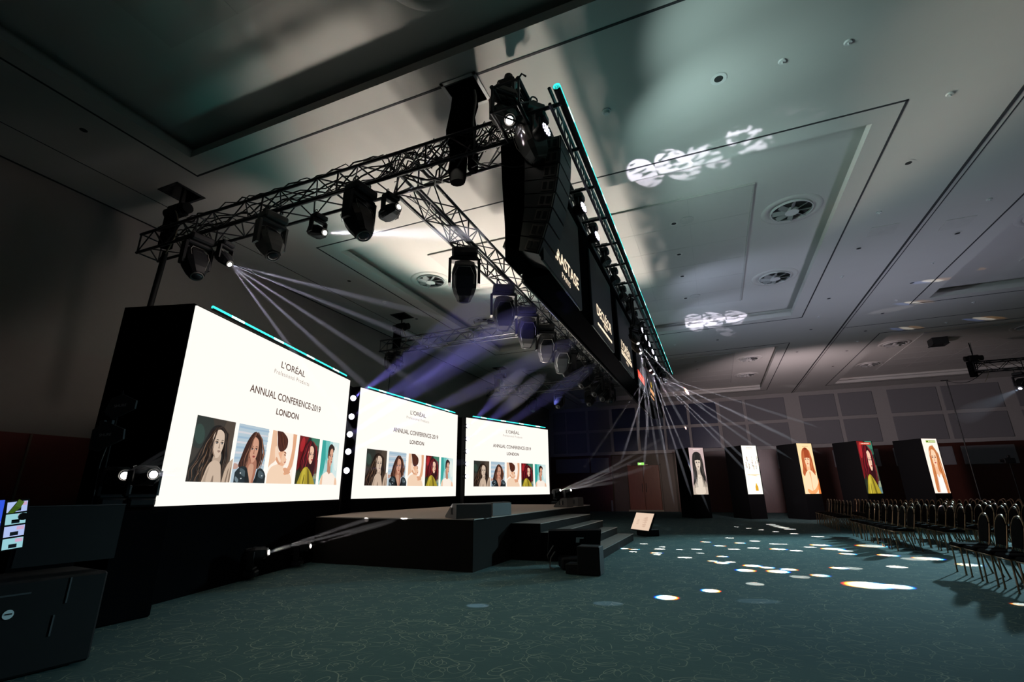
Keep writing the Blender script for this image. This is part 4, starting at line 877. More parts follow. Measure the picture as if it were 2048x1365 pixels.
# ladder truss with the long teal tube, cross arms and LED wash lamps
lt = thing('ladder_truss', 'narrow ladder truss to the right of the logo screens, edged with teal light', 'truss', (0, 0, 0))
for z in (5.86, 6.10): MB().tube((-1.31, 4.45, z), (-1.31, 20.4, z), .022, 8).build('rail', M_blacktruss, lt)
mb = MB()
for i in range(56): y = 4.6 + i * .283; mb.tube((-1.31, y, 5.86), (-1.31, y + .14, 6.10), .010, 5, cap=False); mb.tube((-1.31, y + .14, 6.10), (-1.31, y + .283, 5.86), .010, 5, cap=False)
mb.build('lattice', M_blacktruss, lt)
AY = [4.59, 5.46, 6.41, 7.37, 8.33, 9.28, 10.3, 11.15, 12.06, 12.97, 13.7, 14.4, 15.3, 16.2, 17.1, 18.0, 18.9, 19.8]
for y in AY: MB().tube((-1.80, y, 5.95), (-1.20, y, 5.95), .026, 8).build('cross_arm', M_blacktruss, lt)
led_strip('led_strip', (-1.19, 4.36, 6.0), (-1.22, 20.4, 6.0), 'long teal light tube along the outer edge of the overhead rig', 16, .048, None)
def par(x, y, z, lab, aim, lit):
    t = thing('wash_lamp', lab, 'stage light', (x, y, z), (0, 0, 0), 'LED wash lamps between the ladder truss and the logo screens')
    MB().box((0, 0, .06), (.05, .05, .10)).box((0, 0, .12), (.16, .02, .02)).build('clamp', M_truss, t)
    MB().bbox((0, 0, -.09), (.18, .24, .14), .03).build('base', M_head, t)
    aim = Vector(aim).normalized(); q = aim.to_track_quat('Z', 'Y').to_matrix().to_4x4()
    c = Vector((0, 0, -.34))
    MB().tube((0, .12, -.16), (0, .13, -.36), .02, 6).tube((0, -.12, -.16), (0, -.13, -.36), .02, 6).build('yoke', M_head, t)
    hb = MB().loft([[(r * math.cos(2 * PI * i / 14), r * math.sin(2 * PI * i / 14), z_) for i in range(14)] for r, z_ in ((.05, -.14), (.10, -.11), (.125, .0), (.125, .08))], 0, True, True, True).build('head', M_head, t)
    hb.matrix_local = Matrix.Translation(c) @ q; t.scale = (.8, .8, .8)
    mb = MB()
    for rr_, n in ((0, 1), (.045, 6), (.09, 11)):
        for i in range(n): a = 2 * PI * i / n; mb.disc((rr_ * math.cos(a), rr_ * math.sin(a), .084), (0, 0, 1), .018, 8)
    mb.build('led_cluster', M_litviolet if lit else M_glass, hb)
    return Vector((x, y, z)) + c + aim * .12
LITP = {0: 1, 1: 1, 2: 1, 3: 1, 9: 1, 10: 1, 11: 1, 12: 1, 13: 1}
for k, y in enumerate(AY):
    lit = k in LITP
    aim = (.85, -.22, .10) if lit else (.35, -.1, -.9)
    o = par(-1.47, y + .02, 5.90, ('lit violet-white ' if lit else 'unlit dark ') + f'LED wash lamp on the {ORD[k]} cross arm from the camera', aim, lit)
for y, tg, pw in ((4.6, (4.5, 7.0, 7.3), 95), (5.5, (3.0, 9.5, 7.3), 95), (7.4, (4.5, 12.0, 7.3), 95), (13.0, (3.0, 17.0, 7.4), 75), (15.5, (3.5, 20.5, 7.3), 60)):
    spot('wash_beam_lamp', (-1.02, y + .1, 5.55), tg, pw * 2.0, 95, (0.58, 0.84, 0.82) if y < 8 else (0.62, 0.72, 1.0), 0.08, .8)

# ---------------------------------------------------------------- line array of loudspeakers at the near end
la = thing('line_array', 'curved black hanging column of loudspeakers at the near end of the logo screens', 'speaker', (-1.34, 5.0, 5.86))
M_cab = mat('cabinet_paint', (0.012, 0.016, 0.018), 0.45); M_front = mat('array_grille', (0.030, 0.060, 0.065), 0.55, 0.2); M_hand = mat('handle_plate', (0.10, 0.085, 0.075), 0.5)
MB().box((-.45, .25, .10), (.8, .12, .05)).box((-.2, .25, .16), (.08, .42, .10)).build('flying_frame', M_black, la)
px_, pz_ = 0.0, 0.0; W_ = .50
for k in range(8):
    hh = .215; a_ = R(3 + 2.6 * k); dn = Vector((-math.sin(a_), 0, -math.cos(a_))); bk = Vector((-math.cos(a_), 0, math.sin(a_)))
    p0 = Vector((px_, 0, pz_)); p1 = p0 + dn * hh
    q0, q1 = p0 + bk * .52 + dn * .02, p1 + bk * .52 - dn * .02
    side = [p0 + dn * .005, p1 - dn * .005, q1, q0]
    cb = MB().loft([[v + Vector((0, 0, 0)) for v in side], [v + Vector((0, W_, 0)) for v in side]], 0, True, True).build('speaker_cabinet', M_cab, la)
    ft = -bk * .006
    MB().loft([[p0 + dn * .012 + ft, p1 - dn * .012 + ft, p1 - dn * .012 - ft, p0 + dn * .012 - ft], [v + Vector((0, W_ - .02, 0)) for v in (p0 + dn * .012 + ft, p1 - dn * .012 + ft, p1 - dn * .012 - ft, p0 + dn * .012 - ft)]], 0, True, True).build('grille', M_front, cb)
    q_ = Matrix((( -bk.x, 0, -dn.x), (0, 1, 0), (-bk.z, 0, -dn.z)))
    c = p0 + dn * hh * .5 + bk * .12
    MB().box(c + Vector((0, -.004, 0)), (.17, .008, .15), q_).build('side_plate', M_hand, cb)
    for sx in (-.04, .045): MB().box(c + q_ @ Vector((sx, 0, 0)) + Vector((0, -.010, 0)), (.05, .008, .10), q_).build('handle_recess', M_dark, cb)
    MB().box(p0 + dn * hh * .5 + bk * .012 + Vector((0, -.006, 0)), (.012, .012, .19), q_).build('rigging_bar', M_truss if k % 2 else M_glint_bar, cb)
    px_, pz_ = p1.x, p1.z
A_ = [(-.86, 0, .12), (-.50, 0, .12), (-.53, 0, -1.0), (-.62, 0, -1.62), (-.80, 0, -1.66), (-.80, 0, -1.2), (-.84, 0, -.5)]
MB().loft([A_, [(x, .48, z) for x, y, z in A_]], 0, True, True).build('rear_drape', M_blackcloth, la)

# ---------------------------------------------------------------- lamps on the near cross truss
GA = 'moving heads on the near cross truss'
WH = (1.0, 0.97, 1.0); VI = (0.27, 0.23, 1.0)
t, o = moving_head((-7.93, 5.30, 5.93), (.60, .10, -.55), .62, 'lit moving head nearest the left truss end, throwing a fan of white beams', 1, group=GA)
for k, tg in enumerate([(-6.88, 5.49, 4.4), (-6.59, 5.62, 4.4), (-6.25, 5.77, 4.4), (-5.54, 6.08, 4.4), (-4.94, 5.61, 4.4)]):
    v = (Vector(tg) - o); v.normalize(); beam(t, 'beam', o, o + v * 4.8, .018, .075, 7000, (.78, .76, 1.0), .22)
moving_head((-8.15, 4.95, 5.93), (.45, -.05, -.9), 1.0, 'large unlit moving head hanging below the leftmost lit one, pointing down right', 0, group=GA)
moving_head((-6.35, 4.95, 5.93), (.50, -.10, -.85), 1.0, 'large unlit moving head with its grey side lit, between two lit ones', 0, M_headgrey, group=GA)
t, o = moving_head((-5.68, 5.28, 5.93), (.75, -.1, -.28), .60, 'lit moving head throwing one broad white beam to the right', 1, group=GA)
v = Vector((-3.34, 5.65, 5.2)) - o; v.normalize(); beam(t, 'beam', o, o + v * 2.9, .04, .17, 6000, (.85, .84, 1.0), .20)
t, o = moving_head((-4.22, 5.28, 5.93), (.6, -.15, .05), .60, 'lit moving head beside the truss junction, its thin beam rising to the right', 1, group=GA)
v = Vector((-2.77, 5.14, 7.2)) - o; beam(t, 'beam', o, o + v * .85, .03, .07, 500, (.8, .78, 1.0), .15)
moving_head((-4.50, 4.92, 5.93), (.42, -.05, -.9), 1.05, 'large unlit moving head hanging just left of the truss junction', 0, M_head, group=GA)
t, o = moving_head((-2.02, 4.72, 6.62), (.35, -.35, -.55), .80, 'lit moving head at the top of the rig above the line array', 1, M_headgrey, group=GA)
for k, tg in enumerate([(-1.39, 5.77, 5.2), (-1.58, 5.43, 5.2), (-1.05, 5.53, 5.2)]):
    v = (Vector(tg) - o).normalized(); beam(t, 'beam', o, o + v * 1.7, .012, .04, 1100, (.9, .85, .9), .20)
moving_head((-1.72, 4.92, 6.38), (.25, .25, -.9), .95, 'large unlit grey moving head tilted down behind the topmost lit one', 0, M_headgrey, group=GA)
t = thing('dimmer_box', 'black box and lamp bracket on top of the truss above the line array', 'box', (-2.05, 4.95, 6.42))
MB().bbox((0, 0, .28), (.26, .30, .46), .03).build('housing', M_black, t); MB().tube((0, 0, .5), (0, 0, .66), .09, 12, r2=.06).build('cap', M_black, t)
MB().box((.14, 0, .30), (.01, .03, .34)).build('status_light', M_teal, t); MB().path([(.1, 0, .5), (.2, 0, .62), (.26, 0, .55)], .014).build('bracket', M_black, t)

# under the long truss over the stage
GB = 'large dark moving heads under the long truss'
yb = [7.26, 9.13, 10.6, 12.07, 13.56]
for k, y in enumerate(yb):
    moving_head((-3.95, y, TB), (-.38, .70, -.90), 1.22, f'large dark moving head under the long truss, {ORD[k]} from the camera' + (', tinted violet' if k == 2 else ''), 0, group=GB)
for k, (y, ax) in enumerate(((14.9, (-.9, -.35, -.55)), (16.7, (-.45, -.6, -.7)), (18.5, (-.25, -.7, -.7)), (19.9, (-.2, -.8, -.6)), (20.8, (.25, -.8, -.5)))):
    moving_head((-3.95, y, TB), ax, 1.15, f'moving head at the far truss end, lens turned our way, {ORD[k]} from left', 0, group='lens-forward moving heads at the far truss end')
moving_head((-9.75, 12.85, 5.98), (.5, -.2, -.8), .85, 'moving head hanging at the left end of the middle grey truss', 0)
moving_head((-9.45, 12.85, 5.98), (.9, -.2, -.5), .7, 'small moving head beside the one at the left end of the middle grey truss', 0)
for k, x in enumerate((-7.62, -6.3, -4.85)):
    moving_head((x, 21.0, 5.86), ((.1, -.3, -.9) if k == 0 else (-.05, -.7, -.65)), 1.0, f'moving head under the far cross truss, {ORD[k]} from the left', 0, group='moving heads under the far cross truss')
spot('violet_wash_lamp', (-4.3, 9.0, 4.6), (-3.95, 10.55, 5.4), 160, 30, (.25, .22, 1.0), .05, .6)
t, o = moving_head((12.15, 26.0, 6.0), (-.45, -.5, -.6), .9, 'lit lamp under the truss at the right edge, glowing cold white', 2)
beam(t, 'beam', o, o + Vector((-.62, -.1, -.30)) * 4.0, .06, .55, 130, (.55, .75, 1.0), .10)
moving_head((13.4, 25.1, 5.95), (0, -.3, -.9), .9, 'unlit lamp beside the lit one at the right edge', 0)

# fans beside the logo screens (farther part)
rr = random.Random(9)
for k, (y, z, nb) in enumerate(((12.6, 4.72, 5), (12.9, 4.52, 5), (15.4, 4.72, 7), (16.5, 4.78, 7))):
    pass
FAN = [((-1.35, 10.9, 4.43), [(0.04, 15.5, 3.54), (-0.54, 15.5, 2.83), (-1.15, 15.5, 2.49), (-1.33, 15.5, 2.13)]), ((-1.35, 11.2, 4.28), [(-1.81, 15.5, 2.59), (-2.18, 15.5, 2.6), (-1.6, 15.5, 2.2)]),
       ((-1.35, 13.0, 4.27), [(-2.57, 15.5, 2.62), (-1.31, 15.5, 1.69), (-0.5, 15.5, 1.4), (-0.74, 15.5, 1.12), (-1.96, 15.5, 2.52), (-3.53, 15.5, 2.58)]), ((-1.35, 13.8, 4.35), [(1.27, 15.5, 2.75), (1.88, 15.5, 3.42), (0.58, 15.5, 2.49), (0.41, 15.5, 3.22), (2.57, 15.5, 2.42), (0.87, 15.5, 1.79), (1.6, 15.5, 3.0)])]
for k, (org, tgs) in enumerate(FAN):
    base = Vector(org); t, o = moving_head((base.x - .02, base.y - .12, base.z + .62), (.25, -.15, -.45), .5, f'lit head beside the far logo screens throwing thin beams, {ORD[k]} from the camera', 1, group='lit heads beside the far logo screens')
    MB().tube((0, 0, 0), (0, 0, 5.86 - base.z - .62), .02, 6).bbox((0, 0, 5.84 - base.z - .62), (.12, .05, .05), .01).build('drop_arm', M_black, t)
    for tg in tgs:
        v = (Vector(tg) - o).normalized(); beam(t, 'beam', o, o + v * rr.uniform(4.2, 5.6), .012, .055, 8000, (.86, .82, .95), .30)

# ---------------------------------------------------------------- violet lamp columns in the gaps between the screens
for c, (x, y, zz, tgs, pw, r1) in enumerate(((-8.72, 9.98, (3.80, 3.31, 2.85, 2.41, 1.94), [(-2.15, 5.93, 4.50), (-2.15, 6.64, 4.30), (-2.15, 6.99, 4.45), (-2.15, 11.36, 5.35), (-7.38, 34.0, 3.95)], 420, .34),
                                    (-8.62, 16.35, (3.80, 3.31, 2.85, 2.39, 1.94), [(-2.15, 8.39, 4.6), (-2.15, 9.63, 4.6), (-2.15, 12.63, 5.07), None, None], 300, .30))):
    t = thing('lamp_column', ('nearer' if c == 0 else 'farther') + ' upright column of five violet-white lamps between two big screens', 'stage light', (x, y, 0))
    MB().box((-.16, 0, 2.56), (.08, .12, 3.2)).build('upright', M_black, t)
    for k, z in enumerate(zz):
        tg = tgs[k]; dirv = (Vector(tg) - Vector((x, y, z))).normalized() if tg else Vector((1, -.35, .1)).normalized()
        hb = MB().tube((-.15, 0, 0), (.0, 0, 0), .06, 12, r2=.085).build('lamp_body', M_head, t, loc=(0, 0, z))
        nrm = Vector((.85, -.5, 0)).normalized()
        MB().disc(nrm * .062, nrm, .075, 16).disc(nrm * .075, nrm, .03, 8).build('lamp_lens', M_litviolet, hb)
        if tg:
            o = Vector((x, y, z)) + nrm * .14
            ln = (7.4, 7.2, 7.0, 6.6, 7.0)[k] if c == 0 else 7.0
            b = beam(t, 'beam', o, o + dirv * ln, .07, r1 * (1 if k < 4 else .42), pw * 26 if k < 4 else 5000, VI, .03)

# ---------------------------------------------------------------- lamps on the floor by the screens
def floor_head(loc, aim, s, lab, lit, box_h=0.0, grp=None):
    if box_h: pass
    return moving_head(loc, aim, s, lab, lit, M_head, grp, up=True)
t = tag(MB().bbox((-7.0, 4.0, .61), (.95, .62, 1.22), .02).build('equipment_case', M_blackcloth), 'black case beside the nearest screen box, carrying two lit lamps', 'case')
for k, x in enumerate((-7.29, -6.72)):
    t, o = floor_head((x, 4.02, 1.22), (.9, -.18, .04), .72, ('left' if k == 0 else 'right') + ' lit moving head standing on the black case beside the nearest screen', 1, grp='lit heads on the black case')
    for tg in ([(-5.5, 3.53, 1.92), (-5.5, 3.54, 1.84), (-5.5, 3.53, 1.77), (-5.5, 3.53, 1.70)] if k == 0 else [(-5.5, 3.57, 1.66), (-5.5, 3.58, 1.60)]):
        v = (Vector(tg) - o).normalized(); beam(t, 'beam', o, o + v * 1.6, .015, .028, 500, (.85, .8, .95), .40)
t, o = floor_head((-7.62, 6.60, 0), (.75, .55, .12), .68, 'lit moving head on the carpet below the nearest screen', 1, grp='lit heads on the carpet before the screens')
for tg in ((-5.95, 8.4, .90), (-6.84, 8.4, .84)):
    v = (Vector(tg) - o).normalized(); beam(t, 'beam', o, o + v * 2.35, .02, .06, 1500, (.9, .85, .85), .18)
t, o = floor_head((-7.95, 7.95, 0), (.8, .45, .12), .62, 'lit moving head on the carpet against the stage side', 1, grp='lit heads on the carpet before the screens')
v = (Vector((-6.0, 8.42, .86)) - o).normalized(); beam(t, 'beam', o, o + v * 1.9, .018, .04, 1000, (.9, .85, .85), .18)
# two lamps beyond the far screen
for k, p in enumerate(((-6.9, 21.95, 1.05), (-6.42, 22.0, 1.05))):
    t, o = floor_head((p[0], p[1], .95), (.8, -.3, .25), .7, ('left' if k == 0 else 'right') + ' small lit head beyond the far end of the farthest screen', 1, grp='lit heads beyond the farthest screen')
    for tg in (((-2, 17.1, 2.63), (-2, 16.78, 2.2), (-2, 16.48, 1.79)) if k == 0 else ((-2, 20.96, 3.39), (-2, 19.0, 2.3), (-2, 25.8, 3.6))):
        v = (Vector(tg) - o).normalized(); beam(t, 'beam', o, o + v * 5.2, .02, .10, 3500, (.85, .78, .80), .20)
tag(MB().bbox((-6.6, 22.0, .47), (1.0, .5, .94), .02).build('equipment_case', M_black), 'black case standing beyond the farthest screen under two small lit heads', 'case')

# ---------------------------------------------------------------- antenna stand and control desk at the left edge
t = thing('antenna_stand', 'black stand with two dark paddle antennas in front of the nearest screen box', 'stand', (-7.42, 3.93, -.0))
MB().tube((0, 0, 0), (-.02, 0, 2.78), .015, 8).build('mast', M_black, t)
for a in (0, 2.1, 4.2): MB().tube((0, 0, .35), (.38 * math.cos(a), .38 * math.sin(a), .02), .012, 6).build('leg', M_black, t)
M_pad = mat('paddle_plastic', (0.020, 0.036, 0.046), 0.5); M_padt = mat('paddle_print', (0.7, .75, .78), .5)
for k, (x, z, nm) in enumerate(((.08, 2.54, 'upper'), (-.10, 2.16, 'lower'))):
    P = [(-.30, -.13), (-.30, .13), (.10, .14), (.40, .05), (.40, -.05), (.10, -.16)] if k else [(-.32, -.05), (-.22, .14), (.02, .17), (.34, .06), (.34, -.05), (-.10, -.16)]
    if k: P = [(-.30, .10), (-.06, .20), (.40, .07), (.42, -.06), (-.08, -.20), (-.28, -.16)]
    A = [(x + p[0], -.03, z + p[1]) for p in P]; B = [(x + p[0], -.05, z + p[1]) for p in P]
    pd = MB().loft([A, B], 0, True, True).build('antenna_paddle', M_pad, t)
    text('paddle_lettering', 'SHURE', .26, .035, M_padt, pd, (x + .02, -.053, z), .01)
    MB().box((x - .12, -.04, z - .2 if not k else z + .19), (.10, .03, .05)).build('bracket', M_pad, pd)
MB().path([(.0, -.03, 2.1), (-.04, -.05, 1.8), (-.02, -.04, 1.3), (-.06, -.05, .8), (-.02, -.05, .3), (-.1, -.06, .03)], .007).build('antenna_cable', M_greycable, t)

t = thing('control_desk', 'dark lighting control desk at the left edge with glowing screens', 'desk', (-5.62, 2.5, 0), (0, 0, R(-6)))
MB().bbox((-.1, .15, .38), (.7, .85, .72), .02).build('desk_case', M_black, t)
MB().box((.252, -.10, .64), (.01, .30, .012)).box((.252, .30, .62), (.012, .012, .20)).box((.252, .24, .36), (.012, .012, .16)).build('case_edging', mat('case_aluminium', (0.10, 0.11, 0.12), 0.4, 0.5), t)
M_b1 = emis('ui_blue', (0.03, 0.09, 0.75), 1.0); M_b2 = emis('ui_pale', (0.42, 0.52, 0.85), 1.0); M_b3 = emis('ui_lilac', (0.65, 0.42, 0.62), .9); M_b4 = emis('ui_teal', (0.30, 0.60, 0.66), 1.0)
sc_ = MB().box((.1, -.30, 1.17), (.03, .16, .40), Matrix.Rotation(R(4), 3, 'X')).build('left_screen', [M_b1], t)
MB().box((.118, -.30, 1.20), (.002, .15, .008)).box((.118, -.30, 1.10), (.002, .15, .008)).box((.118, -.29, 1.32), (.002, .05, .03)).build('screen_grid', M_b2, sc_)
qx = Matrix.Rotation(R(7), 3, 'X')
sc_ = MB().box((.1, -.135, 1.175), (.03, .16, .40), qx).build('right_screen', [M_black], t)
mb = MB()
for k in range(4):
    c = Vector((.118, -.135, 1.175)) + qx @ Vector((0, .005, .145 - .098 * k)); mb.box(c, (.003, .125, .084), qx, k % 2)
    mb.box(c + qx @ Vector((.002, .035, .022)), (.003, .045, .028), qx, 2); mb.box(c + qx @ Vector((.002, .0, -.02)), (.003, .05, .03), qx, 3)
mb.build('screen_tiles', [M_b2, M_b4, M_b3, mat('ui_dark', (0.02, .03, .05))], sc_)
MB().tube((.13, -.10, 1.24), (.15, -.10, 1.24), .03, 14).build('desk_lamp_head', M_black, t)
MB().box((-.1, .36, 1.06), (.05, .75, .50)).build('raised_lid', M_black, t)
MB().box((-.07, .36, 1.315), (.012, .75, .008)).build('lid_edge', mat('lid_edge_metal', (0.05, .05, .055), .4, .5), t)
lg = MB().disc((.256, -.06, .50), (1, 0, 0), .035, 20).build('round_logo', mat('logo_pale', (0.75, 0.85, 0.88), .5), t)
MB().box((.258, -.06, .503), (.002, .045, .010)).build('logo_mark', M_dark, lg)
t = tag(MB().build('yellow_tape_end', mat('yellow_green_tag', (0.4, .6, .02), .5)) if False else MB().loft([[(-5.46, 2.30, 1.33), (-5.46, 2.34, 1.32), (-5.45, 2.35, 1.36), (-5.45, 2.31, 1.38)], [(-5.45, 2.26, 1.27), (-5.45, 2.30, 1.27), (-5.44, 2.33, 1.31), (-5.44, 2.29, 1.33)]], 0, True, True).build('yellow_ribbon', mat('yellow_ribbon_cloth', (0.6, .8, .03), .6)), 'yellow-green ribbon tied to the top of the glowing desk screens', 'ribbon')
tag(MB().bbox((-6.95, 3.15, .60), (.6, .6, 1.18), .02).build('rack_case', M_blackcloth), 'tall black rack case standing between the control desk and the antenna stand', 'case')

# ---------------------------------------------------------------- totems along the far side
TOT = [((-1.21, 27.15), 'long dark hair and fringe in black and white', TP1), ((1.31, 27.15), 'white product poster', TP2), ((3.76, 27.15), 'ginger hair with a fringe on peach', TP3), ((6.22, 27.15), 'red curly hair and a mustard coat', TP4), ((8.70, 27.20), 'very long straight auburn hair on cream', TP5)]
for k, ((x, y), lab, P) in enumerate(TOT):
    th = R(34); t = thing('poster_totem', f'black box totem with lit tall poster: {lab}', 'display', (x, y, 0), (0, 0, th), 'poster totems by the far wall')
    W, D = .90, 1.35
    MB().box((W / 2 + .0, D / 2 + .005, 1.755), (W, D, 3.51)).build('totem_body', mat('totem_laminate', (0.0045, 0.0045, 0.005), .7, spec=0.08), t)
    MB().box((.42, -.003, 2.325), (.83, .012, 2.35)).build('lightbox', M_black, t)
    picture('poster', P, .0, 1.15, .84, 3.50, t, y=-.012, s=1.15)
    MB().box((W + .06, .45, 1.75), (.10, .12, 3.48)).build('rear_post', M_black, t)

# ---------------------------------------------------------------- banquet chairs
ch = thing('banquet_chair', 'x', 'chair', (0, 0, 0))
mb = MB()
def oval_back(w_, z0, z1, n=14, x=0, lean=.10):
    """outline of a round-topped back in the YZ plane, leaning to +X"""
    P = [(-w_ * .42, z0), ]
    for i in range(n + 1):
        a = PI - PI * i / n; zc = z1 - w_ * .52
        P.append((w_ * .5 * math.cos(a), zc + w_ * .52 * math.sin(a)))
    P.append((w_ * .42, z0)); return [(x + lean * (z - .45) / .5, y, z) for y, z in P]
# the chair faces -X; origin between the feet
P = oval_back(.40, .52, .955); A = [(p[0] - .018, p[1] * .93, p[2] - (.01 if p[2] > .7 else 0)) for p in P]; B = [(p[0] + .022, p[1] * .93, p[2] - (.01 if p[2] > .7 else 0)) for p in P]
for q in (A, B): pass
mb.loft([[(x + .19, y, z) for x, y, z in A], [(x + .19, y, z) for x, y, z in B]], 0, True, True)
mb.build('backrest', M_seat, ch)
F = [(.16, -.185, .43)] + [(p[0] + .19, p[1], p[2]) for p in oval_back(.41, .50, .972)] + [(.16, .185, .43)]
MB().path(F, .0125, 6).build('back_frame', M_gold, ch)
MB().bbox((-.02, 0, .455), (.42, .43, .065), .025).build('seat', M_seat, ch)
MB().path([(.17, -.19, .425), (-.20, -.195, .425), (-.225, -.17, .425), (-.225, .17, .425), (-.20, .195, .425), (.17, .19, .425), (.17, -.19, .425)], .011, 5).build('seat_frame', M_gold, ch)
for s in (-1, 1):
    MB().tube((-.20, s * .185, .42), (-.215, s * .19, .012), .0125, 6).tube((-.215, s * .19, .012), (-.215, s * .19, 0), .017, 6).build('leg', M_gold, ch)
    MB().tube((.16, s * .185, .44), (.255, s * .19, .012), .0125, 6).tube((.255, s * .19, .012), (.257, s * .19, 0), .017, 6).build('leg', M_gold, ch)
first = True
_fwd, _rgt, _upv = _f, _r, _u
def px_of(p):
    d = Vector(p) - Vector((0, 0, 1.41)); z = d.dot(_fwd)
    return 1024 + 951.5 * d.dot(_rgt) / z if z > .1 else -9999
ROWN = ['front row'] + [f'{ORD[i]} row' for i in range(1, 14)]
for bi, (bn, ys_) in enumerate((('nearest', [11.15 - .53 * i for i in range(5)]), ('middle', [18.38 - .53 * i for i in range(8)]), ('farthest', [24.25 - .53 * i for i in range(8)]))):
    ys2 = sorted(ys_)
    for r_ in range(9):
        x = 3.87 + .93 * r_
        for i, y in enumerate(ys2):
            if px_of((x - .25, y, .9)) > 2056: continue
            if first: c = ch; first = False
            else: c = copy_tree(ch)
            c.location = (x + rnd.uniform(-.015, .015), y + rnd.uniform(-.015, .015), 0); c.rotation_euler = (0, 0, R(rnd.uniform(-2.5, 2.5)))
            c['label'] = f'bronze-framed banquet chair, {ORD[i] if i else "nearest"} in the {ROWN[r_]} of the {bn} block'
            c['group'] = f'banquet chairs in the {bn} block'

# cable pole and speaker stand at the right
tag(MB().tube((9.75, 26, 5.82), (9.75, 26, .9), .022, 8).tube((9.55, 26, 5.84), (9.80, 26, 5.84), .03, 6).path([(9.75 + .115 * i, 26 - .09 * i, 5.82 - .28 * math.sin(PI * i / 9) + .02 * i) for i in range(10)], .015).build('drop_cable', M_cable), 'black pole with a cable looping up to the truss at the right edge', 'cable')
t = thing('camera_tripod', 'small dark camera on a stand behind the last rows of chairs', 'camera', (11.2, 26.5, 0))
MB().tube((0, 0, .2), (0, 0, 2.3), .02, 8).build('column', M_black, t)
for a in (0, 2.1, 4.2): MB().tube((0, 0, 1.0), (.45 * math.cos(a), .45 * math.sin(a), 0), .018, 6).build('leg', M_black, t)
MB().bbox((0, 0, 2.42), (.35, .22, .2), .02).tube((-.17, 0, 2.42), (-.3, 0, 2.42), .06, 10).bbox((.02, 0, 2.58), (.1, .1, .12), .02).build('camera_body', M_black, t)

# ---------------------------------------------------------------- round spots of light on the carpet
DOTS = [(0.47, 21.59, 0.09, 0), (0.85, 20.97, 0.087, 0), (1.23, 20.31, 0.091, 0), (1.62, 19.58, 0.095, 0), (2.09, 18.87, 0.12, 0), (2.61, 17.98, 0.169, 0), (0.13, 16.75, 0.127, 0), (-0.51, 15.35, 0.126, 1), (0.36, 15.35, 0.129, 1), (0.76, 16.0, 0.139, 0), (1.21, 15.35, 0.137, 0), (1.41, 15.37, 0.099, 0), (-0.15, 14.45, 0.142, 2), (-1.52, 13.76, 0.086, 0), (-1.53, 13.24, 0.125, 0), (-1.06, 13.26, 0.088, 0), (-0.68, 13.47, 0.117, 0), (-0.57, 12.71, 0.083, 0), (0.17, 13.74, 0.127, 0), (0.62, 14.17, 0.129, 0), (1.17, 14.08, 0.172, 1), (1.52, 13.87, 0.122, 0), (1.94, 14.77, 0.129, 0), (2.26, 15.36, 0.211, 1), (-1.51, 12.41, 0.123, 1), (-1.48, 12.14, 0.076, 0), (-0.92, 11.81, 0.088, 0), (-0.82, 11.81, 0.103, 0), (-0.1, 12.24, 0.109, 1), (-0.29, 11.42, 0.093, 1), (-0.12, 11.21, 0.124, 1), (0.04, 11.39, 0.091, 0), (0.42, 10.98, 0.15, 1), (0.66, 10.83, 0.115, 1), (0.27, 10.35, 0.151, 2), (0.8, 10.4, 0.169, 1), (1.0, 10.71, 0.129, 2), (1.07, 9.91, 0.142, 3), (1.41, 10.17, 0.132, 1), (0.34, 8.99, 0.122, 3), (-0.29, 8.2, 0.119, 2), (-0.84, 7.51, 0.139, 2), (1.81, 23.44, 0.171, 0), (1.89, 22.75, 0.165, 0), (1.97, 22.1, 0.178, 0), (2.08, 21.56, 0.181, 0), (2.2, 20.95, 0.184, 0), (2.38, 14.51, 0.226, 1), (1.87, 11.18, 0.13, 1), (2.57, 14.18, 0.147, 0), (2.49, 13.57, 0.15, 1), (3.41, 15.53, 0.316, 1), (3.23, 13.55, 0.182, 1), (3.53, 13.01, 0.206, 3), (3.82, 13.19, 0.241, 1), (2.09, 11.24, 0.148, 3), (2.88, 11.69, 0.156, 0), (1.92, 9.44, 0.296, 1), (2.28, 9.44, 0.189, 1), (4.21, 12.4, 0.189, 1), (-2.07, 14.36, 0.097, 0), (-2.37, 13.07, 0.098, 2), (-2.1, 12.97, 0.104, 1), (-2.07, 12.5, 0.089, 0), (3.32, 8.58, 0.09, 1)]
